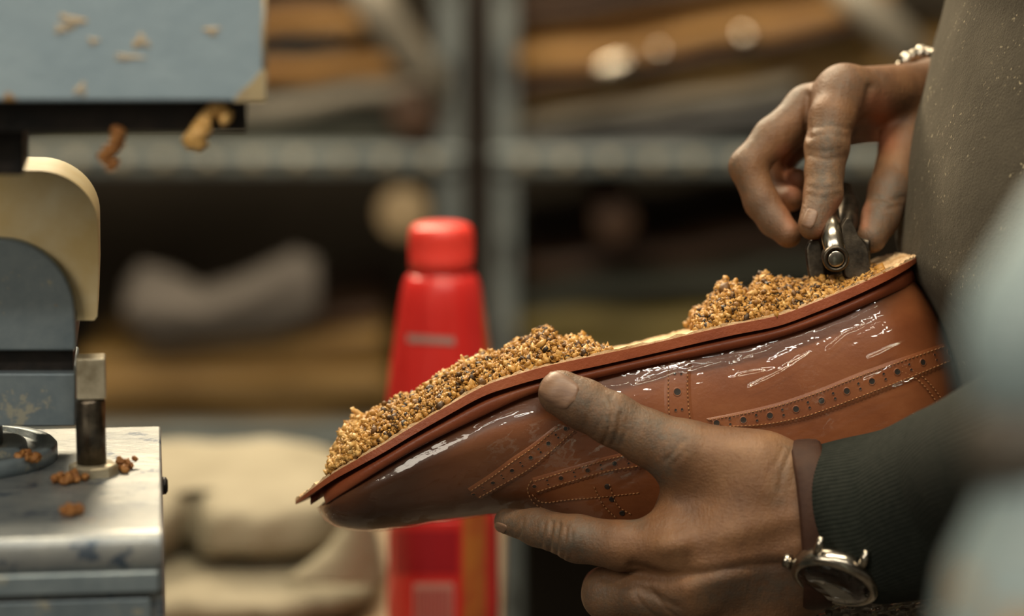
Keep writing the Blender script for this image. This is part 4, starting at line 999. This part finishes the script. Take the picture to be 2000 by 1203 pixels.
# left sleeve with ribbed cuff
def sleeve(cs, name, ribs=120, seg=720, n=60, tiltpx=0):
    C = catmull([[*L(c[0], c[1], c[2]), c[3]/4572, c[4]/1000] for c in cs], n); rings = []
    for i in range(n):
        c = C[i, :3]; d = C[min(i+1, n-1), :3]-C[max(i-1, 0), :3]; d /= np.linalg.norm(d)
        v = np.array([0, 1, 0.0]); v = v-d*(v@d); v /= np.linalg.norm(v); u = np.cross(v, d); sh = (1-i/(n-1))
        ring = []
        for a in np.linspace(0, 2*math.pi, seg, endpoint=False):
            k = 1+(.007 if i > 0 else 0)*abs(math.sin(a*ribs/2))*min(1, i/3)-(.06 if i == 0 else (.02 if i == 1 else 0))
            bag = 1+.02*math.sin(i*.18+a*2)
            p = c+v*math.sin(a)*C[i,3]*k*bag+u*math.cos(a)*C[i,4]*k*bag
            p = p-d*(tiltpx/4572)*math.sin(a)*max(0, 1-i/14)*1.0
            ring.append(p)
        rings.append(ring)
    return toW(np.array(rings))
SR = sleeve([(1632,1024,-22,150,27), (1680,1018,-27,163,31), (1770,1002,-38,164,33), (1860,975,-56,172,36), (1960,935,-80,180,42), (2200,840,-150,220,55), (2600,560,-190,260,65)], 'sleeve', tiltpx=52)
# inner hem so that the cuff has thickness
hem = SR[0:1]*.9+SR[0:1].mean(1, keepdims=True)*.1+(SR[6:7]-SR[0:1])*.8
V, F = loft(np.concatenate([hem, SR]), cap0=False); mk('sleeve', V, F, M['knit'], per)
SB = sleeve([(1905,205,122,66,17), (1960,220,140,85,24), (2150,270,175,120,36), (2500,300,215,160,48), (2750,120,230,230,60)], 'sleeve', ribs=60, seg=180, n=40)
V, F = loft(SB, cap0=False); mk('sleeve', V, F, M['knit'], per)
# jumper body: a plain torso behind the apron
tc = P(1800, 300, 60); rings = []
T0 = np.array([P(1900, 300, 60)[0]+.140, P(1880,300,40)[1]])
for z, sx, sy in [(.80,.11,.155),(.95,.112,.16),(1.1,.112,.165),(1.25,.115,.17),(1.4,.12,.18),(1.5,.11,.19),(1.56,.07,.12),(1.58,.03,.05)]:
    rings.append([np.array([T0[0]+.005+sx*math.cos(a), T0[1]+sy*math.sin(a), z]) for a in np.linspace(0, 2*math.pi, 64, endpoint=False)])
V, F = loft(rings); mk('jumper', V, F, M['knit'], per)
# apron: a hide wrapped around the front of the torso; its left outline follows the photograph
ao = np.array([(1868,-220),(1862,-60),(1857,0),(1842,50),(1830,92),(1816,160),(1797,250),(1781,330),(1769,400),(1757,490),(1768,530),(1796,570),(1822,620),(1850,690),(1874,770),(1888,850),(1896,1000),(1900,1200),(1900,1500)], float)
rows_ = []
for i in range(120):
    py = -220+1720*i/119; pxe = np.interp(py, ao[:,1], ao[:,0]); e = P(pxe+3*math.sin(py/70), py, 60); row = []
    for j in range(90):
        a = -1.35+1.75*j/89; dx = .125*(1-math.cos(a)); dy = .17*math.sin(a)
        wv = .0035*math.sin(a*9+py/160)*(abs(a))+.0012*wob([a*.4, py/900, 0], 9, 3)
        row.append(e+np.array([dx+wv, dy, 0]))
    rows_.append(row)
V, F = loft(rows_, closed=False, cap0=False, cap1=False); ap = mk('apron', V, F, M['suede'], per); sd = ap.modifiers.new('s', 'SOLIDIFY'); sd.thickness = .0028; sd.offset = -1

# ------------------------------------------------------------------ watch on the lower wrist
wt = empty('wristwatch', P(1585, 1170, -20), 'steel wristwatch on a brown leather strap between lower hand and dark cuff', 'watch')
rings = []
wc = L(1583, 1024, -21); wd_ = np.array([1.0, 0.08, 0]); wd_ /= np.linalg.norm(wd_); vv = np.array([-.08, 1, 0]); vv /= np.linalg.norm(vv); uu = np.array([0, 0, 1.0])
for a in np.linspace(0, 2*math.pi, 96, endpoint=False):
    ry = 152/4572; rz = 112/4572; e = .97
    sx_, cx_ = math.sin(a), math.cos(a); o_ = vv*math.copysign(abs(sx_)**e, sx_)*ry+uu*math.copysign(abs(cx_)**e, cx_)*rz; nn = (vv*sx_/ry+uu*cx_/rz); nn /= np.linalg.norm(nn)
    hb = 30/4572; th = .0022
    pr = [(-hb, 0), (-hb, th*.6), (-hb*.8, th), (-hb*.3, th*1.25), (hb*.3, th*1.25), (hb*.8, th), (hb, th*.6), (hb, 0)]
    rings.append([wc+o_+wd_*p_[0]+nn*p_[1] for p_ in pr])
rings.append(rings[0]); V, F = loft(toW(np.array(rings)), cap0=False, cap1=False); mk('strap', V, F, M['strap'], wt)
cn = np.array([-.32, -.82, -.47]); cn /= np.linalg.norm(cn); cnW = cn[0]*RIGHT+cn[1]*UP+cn[2]*FWD
cc = toW(L(1634, 1124, -44))
V, F = lathe(cc-cnW*.004, cnW, [(0,.0001),(0,.0160),(.002,.0185),(.006,.0190),(.0078,.0182),(.0088,.0168),(.0088,.0155),(.0080,.0152),(.0075,.0001)], 72); case = mk('case', V, F, M['steel'], wt)
V, F = lathe(cc+cnW*.0042, cnW, [(0,.0153),(.0008,.0152),(.0018,.012),(.0022,.006),(.0023,.0001)], 48); mk('crystal', V, F, M['glass'], case)
M['dial'] = simple('silver_dial', (.42,.39,.32), (.52,.48,.40), 60, .4)
V, F = lathe(cc+cnW*.0036, cnW, [(0,.0001),(0,.0150),(.0003,.0150),(.0003,.0001)], 48); mk('dial', V, F, M['dial'], case)
u_, v_, _ = frame(cnW); lft = -RIGHT-cnW*(-RIGHT@cnW); lft /= np.linalg.norm(lft); oth = np.cross(cnW, lft)
V, F = lathe(cc+lft*.0183, lft, [(0,.001),(0,.0016),(.0012,.0016),(.0014,.0030),(.0042,.0030),(.0047,.0022),(.0047,.0001)], 20); mk('crown', V, F, M['steel'], case)
for s1 in (-1, 1):
    for s2 in (-1, 1):
        st = cc+oth*s1*.0150+lft*s2*.0095; V, F = tube([st, st+oth*s1*.0045+cnW*-.0005, st+oth*s1*.0075-cnW*.0040], [.0022,.0019,.0014], 12); mk('lug', V, F, M['steel'], case)
mb = MB()
for k in range(12):
    a = k*math.pi/6; q = cc+cnW*.0041+(lft*math.cos(a)+oth*math.sin(a))*.0125; r_ = (lft*math.cos(a)+oth*math.sin(a)); V, F = ubox(q, r_*.0014, np.cross(cnW, r_)*.0004, cnW*.0002); mb.add(V, F)
mb.build('dial_marks', M['dark_steel'], case)
# bracelet on the upper wrist
br = empty('bracelet', P(1790, 240, 112), 'steel link bracelet on the upper wrist behind the suede apron', 'bracelet')
bc_ = L(1800, 188, 112); bx_ = np.array([-.62, -.16, .77]); bx_ /= np.linalg.norm(bx_); by_ = np.array([-.05, 1, .17]); by_ -= bx_*(bx_@by_); by_ /= np.linalg.norm(by_)
for k in range(26):
    a = 2*math.pi*k/26; c = bc_+by_*math.sin(a)*(92/4572)+bx_*math.cos(a)*(92/4572); V, F = blob([0,0,0], .0032, 1, 0, 2, stretch=(1,1,.75)); V = toW(c+np.asarray(V)*(1.35 if k % 2 else 1)); mk('link', V, F, M['steel'], br)

# ------------------------------------------------------------------ foreground lever of another machine, close to the lens
lv = empty('machine_lever', P(2100, 1250, -620)*np.array([1,1,0]), 'pale blue-grey machine lever, very blurred, at the right edge close to the camera', 'machine part')
def FG(px, py, mm=-600): return P(px, py, mm)
V, F = tube([FG(*p) for p in [(2160,330),(2110,420),(2075,520),(2050,600),(2040,680),(2040,760),(2060,850)]], [.008,.012,.015,.0185,.0195,.017,.012], 28); mk('lever_arm', V, F, M['lever'], lv)
V, F = tube([FG(*p) for p in [(2050,780),(2040,850),(2040,950)]], [.013,.019,.016], 28); mk('joint', V, F, M['lever_dark'], lv)
V, F = tube([FG(*p) for p in [(2120,820),(2085,900),(2075,1000),(2060,1120),(2050,1260),(2050,1400)]], [.012,.017,.019,.024,.026,.026], 28); mk('lever_base', V, F, M['lever'], lv)
bs = FG(2050,1400); V, F = tube([bs, np.array([bs[0], bs[1], bs[2]*.5]), np.array([bs[0], bs[1], 0])], [.026,.03,.05], 28); mk('stand', V, F, M['lever'], lv)

# ------------------------------------------------------------------ groups of repeated things
GR = {'leather sheet': 'leather sheets piled on the racks', 'rack': 'metal storage racks in the background', 'roll': 'leather rolls on the racks', 'strap': 'pale straps hanging off the rack piles',
      'clip': 'metal clips on the dark sheet edge', 'cloth bundle': 'cream cloth bundles stacked on the bench', 'cork paste': 'cork heaps on the shoe bottom', 'glue': 'glue strands on the front cork heap',
      'crumb': 'cork crumbs on the machine', 'paste drip': 'paste drips under the machine head'}
for o in COL.objects:
    if o.parent is None and o.get('category') in GR: o['group'] = GR[o['category']]
